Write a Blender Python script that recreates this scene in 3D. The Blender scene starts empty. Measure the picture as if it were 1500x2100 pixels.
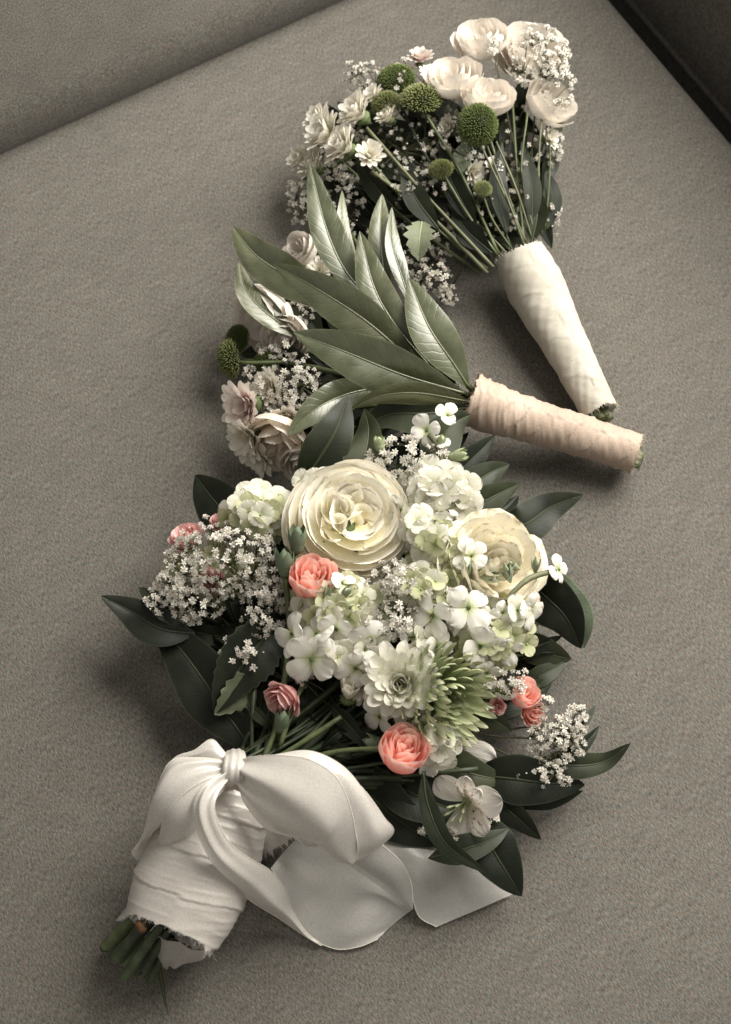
import bpy, math, random
import numpy as np
from mathutils import Matrix, Vector
rnd = random.Random(7)
R_ = math.radians
scene = bpy.context.scene
COL = scene.collection

# ------------------------------------------------------------------ camera, world, light, exposure
DEP, VF, DIST = R_(65), R_(36), 1.25
cam_pos = np.array([0, -math.cos(DEP), math.sin(DEP)]) * DIST
fw = -cam_pos / np.linalg.norm(cam_pos)
rt = np.array([1.0, 0, 0]); up = np.cross(rt, fw)
FPX = 1050 / math.tan(VF / 2)
cd = bpy.data.cameras.new("camera"); cam = bpy.data.objects.new("camera", cd); COL.objects.link(cam)
cam.matrix_world = Matrix([[rt[i], up[i], -fw[i], cam_pos[i]] for i in range(3)] + [[0, 0, 0, 1]])
cd.sensor_fit = 'VERTICAL'; cd.sensor_height = 36; cd.sensor_width = 36
cd.lens = 18 / math.tan(VF / 2); cd.clip_start = .05; cd.clip_end = 50
cd.dof.use_dof = True; cd.dof.focus_distance = 1.17; cd.dof.aperture_fstop = 8.0
scene.camera = cam
W = bpy.data.worlds.new("World"); scene.world = W; W.use_nodes = True
W.node_tree.nodes['Background'].inputs[0].default_value = (1.0, .93, .84, 1)
W.node_tree.nodes['Background'].inputs[1].default_value = 0.40

def area(name, loc, target, sx, sy, power, col):
    l = bpy.data.lights.new(name, 'AREA'); l.shape = 'RECTANGLE'; l.size = sx; l.size_y = sy
    l.energy = power; l.color = col
    o = bpy.data.objects.new(name, l); COL.objects.link(o); o.location = loc
    o.rotation_euler = (Vector(target) - Vector(loc)).to_track_quat('-Z', 'Y').to_euler()
area("window_light", (.82, .76, 1.02), (0.0, 0.0, 0), 1.15, 1.25, 73, (1.0, .95, .865))
scene.view_settings.view_transform = 'Standard'; scene.view_settings.look = 'None'
scene.view_settings.exposure = 0.0; scene.view_settings.gamma = 1.0
scene.cycles.max_bounces = 12; scene.cycles.diffuse_bounces = 8; scene.cycles.transmission_bounces = 8
scene.cycles.transparent_max_bounces = 8; scene.cycles.use_denoising = True; scene.cycles.use_adaptive_sampling = False; scene.cycles.sample_clamp_indirect = 4

# ------------------------------------------------------------------ placing helpers (photo pixel + height above seat in cm -> world point)
def P(px, py, z=0.0):
    d = fw * FPX + rt * (px - 750) + up * (1050 - py)
    t = (z / 100 - cam_pos[2]) / d[2]
    return cam_pos + d * t
def S(px, py, z=0.0):                    # metres per photo pixel there
    return float(np.dot(P(px, py, z) - cam_pos, fw)) / FPX
def nrm(v):
    v = np.asarray(v, float); return v / (np.linalg.norm(v) + 1e-12)
def axis_at(pos, tx, ty):                # flower axis: towards the viewer side, tilted right / up
    return nrm(nrm(cam_pos - pos) + rt * tx + up * ty)
def frame(pos, axis, spin=0.0, s=1.0):
    z = nrm(axis); x = nrm(np.cross(up if abs(np.dot(up, z)) < .95 else rt, z)); y = np.cross(z, x)
    m = Matrix([[x[i], y[i], z[i], pos[i]] for i in range(3)] + [[0, 0, 0, 1]])
    return m @ Matrix.Rotation(spin, 4, 'Z') @ Matrix.Scale(s, 4)
def catmull(pts, n):
    p = np.array(pts, float)
    if len(p) == 2: return p[0] + (p[1] - p[0]) * np.linspace(0, 1, n)[:, None]
    q = np.vstack([2 * p[0] - p[1], p, 2 * p[-1] - p[-2]])
    seg = np.linalg.norm(np.diff(p, axis=0), axis=1); cum = np.r_[0, np.cumsum(seg)]
    out = []
    for t in np.linspace(0, cum[-1], n):
        i = min(np.searchsorted(cum, t, side='right') - 1, len(seg) - 1)
        u = (t - cum[i]) / max(seg[i], 1e-9)
        a, b, c, d = q[i], q[i + 1], q[i + 2], q[i + 3]
        out.append(.5 * (2 * b + (c - a) * u + (2 * a - 5 * b + 4 * c - d) * u * u + (3 * b - a - 3 * c + d) * u ** 3))
    return np.array(out)
def pix(pts, n=None):                    # list of (px,py,z) -> world curve
    w = [P(*p) for p in pts]
    return catmull(w, n) if n else np.array(w)

# ------------------------------------------------------------------ mesh builder
class Geo:
    def __init__(s): s.v = []; s.f = []; s.uv = []; s.m = []; s.n = 0
    def grid(s, A, U=None, mat=0, wrap=False):
        nv, nu = A.shape[:2]
        if U is None:
            a, b = np.meshgrid(np.linspace(0, 1, nu), np.linspace(0, 1, nv)); U = np.dstack([a, b])
        s.v.append(A.reshape(-1, 3)); U = U.reshape(-1, 2)
        idx = np.arange(nv * nu).reshape(nv, nu)
        if wrap: idx = np.hstack([idx, idx[:, :1]])
        q = np.stack([idx[:-1, :-1], idx[:-1, 1:], idx[1:, 1:], idx[1:, :-1]], -1).reshape(-1, 4)
        s.f.append(q + s.n); s.uv.append(U); s.m += [mat] * len(q); s.n += nv * nu
    def tube(s, pts, rad, sides=6, mat=0, cap=True):
        pts = np.asarray(pts, float); n = len(pts)
        rad = np.ones(n) * rad if np.isscalar(rad) else np.asarray(rad, float)
        T = np.gradient(pts, axis=0); T /= np.linalg.norm(T, axis=1)[:, None] + 1e-12
        a = nrm(np.cross(T[0], [0.31, 0.17, .93])); rows = []
        an = np.linspace(0, 2 * math.pi, sides, endpoint=False)
        for i in range(n):
            a = nrm(a - T[i] * np.dot(a, T[i])); b = np.cross(T[i], a)
            rows.append(pts[i] + rad[i] * (np.cos(an)[:, None] * a + np.sin(an)[:, None] * b))
        if cap:
            rows = [np.repeat(pts[:1], sides, 0)] + rows + [np.repeat(pts[-1:], sides, 0)]
        s.grid(np.array(rows), mat=mat, wrap=True)
    def xform(s, M):
        M = np.array(M); s.v = [v @ M[:3, :3].T + M[:3, 3] for v in s.v]; return s
    def join(s, g, M=None, mat=None):
        for k, v in enumerate(g.v):
            if M is not None:
                m = np.array(M); v = v @ m[:3, :3].T + m[:3, 3]
            s.v.append(v)
        for q in g.f: s.f.append(q + s.n)
        s.uv += g.uv; s.m += g.m if mat is None else [mat] * len(g.m); s.n += g.n
    def mesh(s, name, mats):
        V = np.vstack(s.v); F = np.vstack(s.f); U = np.vstack(s.uv)
        me = bpy.data.meshes.new(name)
        me.vertices.add(len(V)); me.vertices.foreach_set('co', V.ravel())
        me.loops.add(F.size); me.loops.foreach_set('vertex_index', F.ravel().astype(np.int32))
        me.polygons.add(len(F)); me.polygons.foreach_set('loop_start', np.arange(0, F.size, 4, dtype=np.int32))
        me.polygons.foreach_set('material_index', np.array(s.m, dtype=np.int32))
        me.polygons.foreach_set('use_smooth', np.ones(len(F), bool))
        l = me.uv_layers.new(name='UVMap'); l.data.foreach_set('uv', U[F.ravel()].ravel())
        for m in (mats if isinstance(mats, (list, tuple)) else [mats]): me.materials.append(m)
        me.update(calc_edges=True); me.validate()
        return me

WORLD = {}
def place(name, me, parent, M=None, kind=None, label=None):
    o = bpy.data.objects.new(name, me); COL.objects.link(o)
    M = M if M is not None else Matrix.Identity(4)
    WORLD[o.name] = M
    if parent is not None:
        o.parent = parent; o.matrix_basis = WORLD[parent.name].inverted() @ M
    else: o.matrix_basis = M
    if kind: o['kind'] = kind
    if label: o['label'] = label
    return o
def child(name, me, parent, Ml):          # local matrix under a part
    return place(name, me, parent, WORLD[parent.name] @ Ml)
def thing(name, loc, label, cat, group=None):
    o = place(name, None, None, Matrix.Translation(loc)); o['label'] = label; o['category'] = cat
    if group: o['group'] = group
    return o
def wave(x, y, seed, n=4, f=1.0):
    r = random.Random(seed); out = 0
    for k in range(n):
        out = out + math.pow(.75, k) * np.sin(f * (1 + .9 * k) * (r.uniform(-1, 1) * x + r.uniform(-1, 1) * y) * 2 + r.uniform(0, 6.28))
    return out / n

# ------------------------------------------------------------------ materials
def newmat(name):
    m = bpy.data.materials.new(name); m.use_nodes = True; nt = m.node_tree
    return m, nt, nt.nodes['Principled BSDF'], nt.nodes['Material Output']
def N(nt, t, **kw):
    n = nt.nodes.new(t)
    for k, v in kw.items():
        if k.startswith('i_'): n.inputs[k[2:].replace('_', ' ')].default_value = v
        else: setattr(n, k, v)
    return n
def ramp(nt, stops, fac=None, interp='LINEAR'):
    r = nt.nodes.new('ShaderNodeValToRGB'); e = r.color_ramp.elements; r.color_ramp.interpolation = interp
    while len(e) < len(stops): e.new(.5)
    for i, (p, c) in enumerate(stops): e[i].position = p; e[i].color = tuple(c) + (1,)
    if fac is not None: nt.links.new(fac, r.inputs[0])
    return r
def mixc(nt, mode, fac, a, b):
    m = nt.nodes.new('ShaderNodeMix'); m.data_type = 'RGBA'; m.blend_type = mode
    for i, x in ((0, fac), (6, a), (7, b)):
        if hasattr(x, 'is_linked'): nt.links.new(x, m.inputs[i])
        elif i == 0: m.inputs[i].default_value = x
        else: m.inputs[i].default_value = tuple(x) + (1,)
    return m.outputs[2]
def math_(nt, op, a, b=0.0, c=0.0):
    m = nt.nodes.new('ShaderNodeMath'); m.operation = op
    for i, x in enumerate((a, b, c)):
        if hasattr(x, 'is_linked'): nt.links.new(x, m.inputs[i])
        else: m.inputs[i].default_value = x
    return m.outputs[0]

def petal_mat(name, stops, rough=.55, trans=.3, vein=.25, edge=None, var=.12, spec=.3, blotch=None):
    m, nt, bs, out = newmat(name); L = nt.links
    uv = N(nt, 'ShaderNodeUVMap'); sx = N(nt, 'ShaderNodeSeparateXYZ'); L.new(uv.outputs[0], sx.inputs[0])
    oi = N(nt, 'ShaderNodeObjectInfo')
    tc = N(nt, 'ShaderNodeTexCoord')
    nz = N(nt, 'ShaderNodeTexNoise'); nz.noise_dimensions = '4D'; nz.inputs['Scale'].default_value = 4; nz.inputs['Detail'].default_value = 3
    L.new(uv.outputs[0], nz.inputs[0]); L.new(math_(nt, 'MULTIPLY', oi.outputs['Random'], 40), nz.inputs['W'])
    v = math_(nt, 'ADD', sx.outputs[1], math_(nt, 'MULTIPLY_ADD', nz.outputs[0], .24, -.12))
    col = ramp(nt, stops, v).outputs[0]
    mp = N(nt, 'ShaderNodeMapping'); mp.inputs['Scale'].default_value = (26, 1.6, 1); L.new(uv.outputs[0], mp.inputs[0])
    vn = N(nt, 'ShaderNodeTexNoise'); vn.inputs['Scale'].default_value = 1.0; vn.inputs['Detail'].default_value = 4; L.new(mp.outputs[0], vn.inputs[0])
    d = ramp(nt, [(.3, (1 - var,) * 3), (.7, (1, 1, 1))], vn.outputs[0]).outputs[0]
    col = mixc(nt, 'MULTIPLY', 1.0, col, d)
    rv = ramp(nt, [(0, (1 - var, 1 - var * 1.1, 1 - var * 1.3)), (1, (1, 1, 1))], oi.outputs['Random']).outputs[0]
    col = mixc(nt, 'MULTIPLY', 1.0, col, rv)
    if edge:
        n2 = N(nt, 'ShaderNodeTexNoise'); n2.noise_dimensions = '4D'; n2.inputs['Scale'].default_value = 9; n2.inputs['Detail'].default_value = 2; L.new(uv.outputs[0], n2.inputs[0]); L.new(math_(nt, 'MULTIPLY', oi.outputs['Random'], 90), n2.inputs['W'])
        e = math_(nt, 'MULTIPLY', ramp(nt, [(.9, (0,) * 3), (.99, (1,) * 3)], sx.outputs[1]).outputs[0],
                  ramp(nt, [(.5, (0,) * 3), (.62, (1,) * 3)], n2.outputs[0]).outputs[0])
        col = mixc(nt, 'MIX', math_(nt, 'MULTIPLY', e, .75), col, edge)
    if blotch:
        w = N(nt, 'ShaderNodeTexNoise'); w.inputs['Scale'].default_value = 1.0; w.inputs['Detail'].default_value = 1
        mp2 = N(nt, 'ShaderNodeMapping'); mp2.inputs['Scale'].default_value = (16, 5, 1); L.new(uv.outputs[0], mp2.inputs[0]); L.new(mp2.outputs[0], w.inputs[0])
        k = math_(nt, 'MULTIPLY', ramp(nt, [(.6, (0,) * 3), (.64, (1,) * 3)], w.outputs[0]).outputs[0],
                  ramp(nt, [(.2, (0,) * 3), (.3, (1,) * 3), (.75, (1,) * 3), (.85, (0,) * 3)], sx.outputs[1]).outputs[0])
        col = mixc(nt, 'MIX', k, col, blotch)
    L.new(col, bs.inputs['Base Color']); bs.inputs['Roughness'].default_value = rough
    bs.inputs['Specular IOR Level'].default_value = spec
    b = N(nt, 'ShaderNodeBump'); b.inputs['Strength'].default_value = vein; b.inputs['Distance'].default_value = .0012
    L.new(vn.outputs[0], b.inputs['Height']); L.new(b.outputs[0], bs.inputs['Normal'])
    tr = N(nt, 'ShaderNodeBsdfTranslucent'); L.new(col, tr.inputs[0]); L.new(b.outputs[0], tr.inputs['Normal'])
    mx = N(nt, 'ShaderNodeMixShader'); mx.inputs[0].default_value = trans
    L.new(bs.outputs[0], mx.inputs[1]); L.new(tr.outputs[0], mx.inputs[2]); L.new(mx.outputs[0], out.inputs[0])
    return m

def leaf_mat(name, c1, c2, rough=.4, vein=.5, veincol=None, spec=.5, trans=.08, nveins=26, back=None):
    m, nt, bs, out = newmat(name); L = nt.links
    uv = N(nt, 'ShaderNodeUVMap'); sx = N(nt, 'ShaderNodeSeparateXYZ'); L.new(uv.outputs[0], sx.inputs[0])
    tc = N(nt, 'ShaderNodeTexCoord')
    nz = N(nt, 'ShaderNodeTexNoise'); nz.inputs['Scale'].default_value = 55; nz.inputs['Detail'].default_value = 5; L.new(tc.outputs['Object'], nz.inputs[0])
    au = math_(nt, 'ABSOLUTE', math_(nt, 'MULTIPLY_ADD', sx.outputs[0], 2, -1))       # 0 at midrib, 1 at edge
    ph = math_(nt, 'MULTIPLY', math_(nt, 'ADD', math_(nt, 'SUBTRACT', sx.outputs[1], math_(nt, 'MULTIPLY', au, .13)), math_(nt, 'MULTIPLY', nz.outputs[0], .10)), nveins * 3.1416)
    w = math_(nt, 'ABSOLUTE', math_(nt, 'SINE', ph))
    vl = ramp(nt, [(0, (1,) * 3), (.16, (0,) * 3)], w).outputs[0]
    mr = ramp(nt, [(.0, (1,) * 3), (.045, (.9,) * 3), (.08, (0,) * 3)], au).outputs[0]
    col = ramp(nt, [(.3, c1), (.72, c2)], nz.outputs[0]).outputs[0]
    vc = veincol or tuple(min(1, x * 1.9 + .01) for x in c2)
    col = mixc(nt, 'MIX', math_(nt, 'MULTIPLY', vl, .08), col, vc)
    col = mixc(nt, 'MIX', math_(nt, 'MULTIPLY', mr, .7), col, vc)
    sp_ = N(nt, 'ShaderNodeTexNoise'); sp_.inputs['Scale'].default_value = 230; sp_.inputs['Detail'].default_value = 3; L.new(tc.outputs['Object'], sp_.inputs[0])
    col = mixc(nt, 'MIX', math_(nt, 'MULTIPLY', ramp(nt, [(.62, (0,) * 3), (.72, (1,) * 3)], sp_.outputs[0]).outputs[0], .35), col, tuple(x * .5 + .012 for x in c1))
    col = mixc(nt, 'MIX', math_(nt, 'MULTIPLY', ramp(nt, [(.93, (0,) * 3), (.975, (1,) * 3)], au).outputs[0], .5), col, vc)  # edge highlight painted in vein colour along the leaf rim
    oi = N(nt, 'ShaderNodeObjectInfo')
    col = mixc(nt, 'MULTIPLY', 1.0, col, ramp(nt, [(0, (.58, .64, .62)), (1, (1.2, 1.15, 1.08))], oi.outputs['Random']).outputs[0])
    if back:
        g = N(nt, 'ShaderNodeNewGeometry'); col = mixc(nt, 'MIX', g.outputs['Backfacing'], col, back)
    L.new(col, bs.inputs['Base Color'])
    rr = ramp(nt, [(.3, (rough - .07,) * 3), (.7, (rough + .12,) * 3)], nz.outputs[0]).outputs[0]; L.new(rr, bs.inputs['Roughness'])
    bs.inputs['Specular IOR Level'].default_value = spec
    h = math_(nt, 'SUBTRACT', math_(nt, 'MULTIPLY', nz.outputs[0], 1.3), math_(nt, 'ADD', math_(nt, 'MULTIPLY', vl, .3), math_(nt, 'MULTIPLY', ramp(nt, [(0, (1,) * 3), (.5, (0,) * 3)], w).outputs[0], .2)))
    b = N(nt, 'ShaderNodeBump'); b.inputs['Strength'].default_value = vein; b.inputs['Distance'].default_value = .0012
    L.new(h, b.inputs['Height']); L.new(b.outputs[0], bs.inputs['Normal'])
    tr = N(nt, 'ShaderNodeBsdfTranslucent'); L.new(col, tr.inputs[0])
    mx = N(nt, 'ShaderNodeMixShader'); mx.inputs[0].default_value = trans
    L.new(bs.outputs[0], mx.inputs[1]); L.new(tr.outputs[0], mx.inputs[2]); L.new(mx.outputs[0], out.inputs[0])
    return m

def simple_mat(name, c1, c2, scale=200, rough=.6, bump=.3, trans=0, stretch=None, dist=.001, spec=.4):
    m, nt, bs, out = newmat(name); L = nt.links
    tc = N(nt, 'ShaderNodeTexCoord'); nz = N(nt, 'ShaderNodeTexNoise'); nz.inputs['Scale'].default_value = scale; nz.inputs['Detail'].default_value = 4
    L.new(tc.outputs['Object'], nz.inputs[0])
    col = ramp(nt, [(.3, c1), (.7, c2)], nz.outputs[0]).outputs[0]
    L.new(col, bs.inputs['Base Color']); bs.inputs['Roughness'].default_value = rough; bs.inputs['Specular IOR Level'].default_value = spec
    b = N(nt, 'ShaderNodeBump'); b.inputs['Strength'].default_value = bump; b.inputs['Distance'].default_value = dist
    L.new(nz.outputs[0], b.inputs['Height']); L.new(b.outputs[0], bs.inputs['Normal'])
    if trans:
        tr = N(nt, 'ShaderNodeBsdfTranslucent'); L.new(col, tr.inputs[0])
        mx = N(nt, 'ShaderNodeMixShader'); mx.inputs[0].default_value = trans
        L.new(bs.outputs[0], mx.inputs[1]); L.new(tr.outputs[0], mx.inputs[2]); L.new(mx.outputs[0], out.inputs[0])
    return m

def cloth_mat(name, c1, c2, rough, sheen, bump, trans=.15, weave=900, alpha=1.0, spec=.4, aniso=0.0):
    """thin silk / ribbon: fine weave on UV, soft gloss"""
    m, nt, bs, out = newmat(name); L = nt.links
    tc = N(nt, 'ShaderNodeTexCoord')
    nz = N(nt, 'ShaderNodeTexNoise'); nz.inputs['Scale'].default_value = 28; nz.inputs['Detail'].default_value = 5; L.new(tc.outputs['Object'], nz.inputs[0])
    fine = N(nt, 'ShaderNodeTexNoise'); fine.inputs['Scale'].default_value = weave; fine.inputs['Detail'].default_value = 2; L.new(tc.outputs['Object'], fine.inputs[0])
    col = ramp(nt, [(.3, c1), (.7, c2)], nz.outputs[0]).outputs[0]
    col = mixc(nt, 'MULTIPLY', 1.0, col, ramp(nt, [(.3, (.84, .835, .83)), (.7, (1.03, 1.03, 1.03))], fine.outputs[0]).outputs[0])
    L.new(col, bs.inputs['Base Color']); bs.inputs['Roughness'].default_value = rough
    bs.inputs['Sheen Weight'].default_value = sheen; bs.inputs['Sheen Roughness'].default_value = .4
    bs.inputs['Specular IOR Level'].default_value = spec; bs.inputs['Anisotropic'].default_value = aniso
    b = N(nt, 'ShaderNodeBump'); b.inputs['Strength'].default_value = bump; b.inputs['Distance'].default_value = .0004
    L.new(fine.outputs[0], b.inputs['Height']); L.new(b.outputs[0], bs.inputs['Normal'])
    tr = N(nt, 'ShaderNodeBsdfTranslucent'); L.new(col, tr.inputs[0])
    mx = N(nt, 'ShaderNodeMixShader'); mx.inputs[0].default_value = trans
    L.new(bs.outputs[0], mx.inputs[1]); L.new(tr.outputs[0], mx.inputs[2]); sh = mx.outputs[0]
    if alpha < 1:
        tp = N(nt, 'ShaderNodeBsdfTransparent'); m2 = N(nt, 'ShaderNodeMixShader'); m2.inputs[0].default_value = alpha
        L.new(tp.outputs[0], m2.inputs[1]); L.new(sh, m2.inputs[2]); sh = m2.outputs[0]
    L.new(sh, out.inputs[0])
    return m

def fabric_mat():
    m, nt, bs, out = newmat('upholstery_fabric'); L = nt.links
    tc = N(nt, 'ShaderNodeTexCoord')
    def noise(scale, detail=2, stretch=(1, 1, 1), rough=.6):
        mp = N(nt, 'ShaderNodeMapping'); mp.inputs['Scale'].default_value = stretch; L.new(tc.outputs['Object'], mp.inputs[0])
        n = N(nt, 'ShaderNodeTexNoise'); n.inputs['Scale'].default_value = scale; n.inputs['Detail'].default_value = detail; n.inputs['Roughness'].default_value = rough
        L.new(mp.outputs[0], n.inputs[0]); return n
    big = noise(9, 3); blot = noise(45, 3, (1, 1.8, 1)); yarn = noise(520, 3, (1.9, .55, 1)); fine = noise(1100, 2, (.7, 1.5, 1)); hue = noise(380, 2)
    col = ramp(nt, [(.3, (.062, .0585, .051)), (.7, (.186, .177, .158))], yarn.outputs[0]).outputs[0]
    col = mixc(nt, 'MULTIPLY', 1.0, col, ramp(nt, [(.3, (.60, .60, .61)), (.7, (1.32, 1.31, 1.29))], fine.outputs[0]).outputs[0])
    col = mixc(nt, 'MULTIPLY', 1.0, col, ramp(nt, [(.32, (1.12, .96, .90)), (.5, (1, 1, 1)), (.68, (.90, 1.0, 1.07))], hue.outputs[0]).outputs[0])
    col = mixc(nt, 'MULTIPLY', 1.0, col, ramp(nt, [(.3, (.90, .90, .90)), (.7, (1.06, 1.06, 1.06))], blot.outputs[0]).outputs[0])
    col = mixc(nt, 'MULTIPLY', 1.0, col, ramp(nt, [(.3, (.93, .93, .93)), (.7, (1.04, 1.04, 1.03))], big.outputs[0]).outputs[0])
    L.new(col, bs.inputs['Base Color']); bs.inputs['Roughness'].default_value = .95; bs.inputs['Specular IOR Level'].default_value = .1
    bs.inputs['Sheen Weight'].default_value = .12; bs.inputs['Sheen Roughness'].default_value = .5
    h = math_(nt, 'ADD', math_(nt, 'MULTIPLY', yarn.outputs[0], 1.6), math_(nt, 'MULTIPLY', fine.outputs[0], .8))
    b = N(nt, 'ShaderNodeBump'); b.inputs['Strength'].default_value = .22; b.inputs['Distance'].default_value = .0007
    L.new(h, b.inputs['Height']); L.new(b.outputs[0], bs.inputs['Normal'])
    return m

M = {}
M['fabric'] = fabric_mat()
M['cream'] = petal_mat('cream_rose_petal', [(0, (.94, .80, .42)), (.3, (.95, .89, .64)), (.55, (.96, .93, .79)), (.95, (.96, .945, .885))], trans=.05, var=.05, edge=(.6, .45, .25), vein=.2)
M['cream2'] = petal_mat('ivory_rose_petal', [(0, (.92, .84, .58)), (.4, (.95, .90, .74)), (.95, (.96, .93, .82))], trans=.05, var=.06, edge=(.45, .30, .12), vein=.55)
M['blush'] = petal_mat('blush_rose_petal', [(0, (.76, .70, .54)), (.3, (.84, .785, .71)), (.95, (.88, .835, .775))], trans=.2, vein=.4, var=.08)
M['peach'] = petal_mat('peach_rose_petal', [(0, (.84, .62, .46)), (.5, (.91, .80, .68)), (.95, (.94, .88, .80))], trans=.3, vein=.4)
M['white'] = petal_mat('white_stock_petal', [(0, (.34, .42, .16)), (.16, (.66, .70, .48)), (.34, (.84, .83, .76)), (1, (.87, .86, .81))], trans=.3, vein=.3, var=.07)
M['hyd'] = petal_mat('pale_green_hydrangea_petal', [(0, (.42, .50, .22)), (.4, (.66, .69, .42)), (1, (.74, .75, .54))], trans=.3, vein=.4, var=.2)
M['hydw'] = petal_mat('white_hydrangea_petal', [(0, (.55, .62, .34)), (.3, (.80, .80, .66)), (1, (.86, .84, .76))], trans=.3, vein=.4, var=.1)
M['mum'] = petal_mat('white_chrysanthemum_petal', [(0, (.55, .64, .30)), (.3, (.78, .80, .58)), (.7, (.87, .86, .74)), (1, (.88, .86, .78))], trans=.28, vein=.5, var=.1)
M['daisy'] = petal_mat('cream_daisy_petal', [(0, (.55, .55, .36)), (.3, (.86, .83, .71)), (1, (.92, .89, .82))], trans=.25, vein=.5, var=.06)
M['pmum'] = petal_mat('pink_tinged_chrysanthemum_petal', [(0, (.60, .32, .38)), (.35, (.76, .56, .56)), (.7, (.87, .78, .72)), (1, (.93, .88, .81))], trans=.25, vein=.5, var=.06)
M['spider'] = petal_mat('green_spider_petal', [(0, (.19, .26, .09)), (.5, (.40, .48, .24)), (.85, (.58, .63, .39)), (1, (.74, .75, .55))], trans=.15, vein=.4, var=.25)
M['button'] = petal_mat('green_button_petal', [(0, (.03, .05, .01)), (.5, (.10, .135, .035)), (1, (.22, .27, .10))], trans=.1, vein=.2, var=.2)
M['buttonl'] = petal_mat('lime_button_petal', [(0, (.04, .055, .012)), (.5, (.14, .17, .05)), (1, (.38, .40, .19))], trans=.1, vein=.2, var=.2)
M['pink'] = petal_mat('pink_carnation_petal', [(0, (.82, .20, .13)), (.45, (.93, .36, .29)), (.8, (.95, .53, .45)), (1, (.97, .72, .65))], trans=.3, vein=.35, var=.05)
M['pinkd'] = petal_mat('salmon_carnation_petal', [(0, (.72, .20, .14)), (.5, (.82, .38, .36)), (1, (.88, .60, .57))], trans=.3, vein=.35, var=.08)
M['gyp'] = petal_mat('babys_breath_petal', [(0, (.66, .64, .50)), (.4, (.84, .81, .75)), (1, (.88, .86, .80))], trans=.3, vein=.1, var=.12)
M['alst'] = petal_mat('white_alstroemeria_petal', [(0, (.60, .62, .40)), (.3, (.76, .73, .66)), (1, (.80, .77, .72))], trans=.3, vein=.5, var=.08)
M['alsts'] = petal_mat('streaked_alstroemeria_petal', [(0, (.66, .62, .35)), (.3, (.76, .72, .62)), (1, (.80, .76, .70))], trans=.3, vein=.5, var=.08, blotch=(.22, .05, .04))
M['calyx'] = simple_mat('green_calyx', (.07, .10, .035), (.14, .18, .07), 250, .6)
M['paleg'] = simple_mat('pale_green_bud', (.26, .32, .16), (.46, .50, .32), 160, .6, trans=.1)
M['bud'] = simple_mat('grey_green_bud', (.085, .12, .07), (.17, .215, .14), 90, .6, .5)
M['budl'] = simple_mat('pale_grey_green_bud', (.17, .21, .12), (.30, .34, .22), 90, .65, .4)
M['stem'] = simple_mat('green_stem', (.045, .062, .022), (.10, .12, .05), 120, .5)
M['stemd'] = simple_mat('dark_stem', (.014, .022, .010), (.04, .055, .024), 120, .5)
M['steml'] = simple_mat('pale_stem', (.08, .088, .045), (.15, .155, .085), 120, .55)
M['twig'] = simple_mat('thin_brown_green_twig', (.035, .04, .018), (.10, .10, .05), 200, .6)
M['cut'] = simple_mat('cut_stem_end', (.30, .28, .14), (.52, .48, .30), 700, .8)
M['scar'] = simple_mat('brown_stem_node', (.07, .035, .014), (.16, .085, .035), 300, .7)
M['dleaf'] = leaf_mat('dark_ruscus_leaf', (.007, .010, .006), (.016, .021, .011), rough=.5, vein=.15, veincol=(.05, .065, .035), spec=.25, nveins=20)
M['gleaf'] = leaf_mat('mid_green_leaf', (.018, .024, .012), (.038, .046, .023), rough=.5, vein=.18, spec=.3, back=(.09, .11, .07))
M['oleaf'] = leaf_mat('glossy_olive_leaf', (.075, .086, .042), (.125, .137, .074), rough=.34, vein=.22, veincol=(.22, .23, .14), spec=1.0, nveins=13)
M['sleaf'] = leaf_mat('grey_green_leaf', (.11, .13, .085), (.18, .20, .13), rough=.55, vein=.2, spec=.35)
M['satin'] = cloth_mat('ivory_satin_ribbon', (.61, .585, .545), (.67, .645, .605), .27, .1, .10, trans=.25, spec=.8)
M['sheer'] = cloth_mat('sheer_ribbon', (.57, .56, .53), (.63, .62, .59), .33, .15, .08, trans=.25, alpha=.84, spec=.7)
M['hem'] = cloth_mat('ribbon_hem', (.76, .72, .64), (.80, .76, .68), .5, .2, .1, trans=.1)
M['silk'] = cloth_mat('ivory_silk_wrap', (.48, .455, .42), (.62, .59, .55), .31, .1, .25, trans=.15, spec=.75)
M['gauze'] = cloth_mat('cream_cotton_wrap', (.46, .435, .37), (.56, .535, .465), .85, .15, .5, trans=.1, weave=1300)
M['peachw'] = cloth_mat('peach_silk_wrap', (.42, .325, .255), (.54, .435, .355), .6, .2, .4, trans=.12)
M['flap'] = cloth_mat('sheer_silk_flap', (.70, .66, .62), (.76, .72, .68), .45, .3, .2, trans=.3, alpha=.62)

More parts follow.
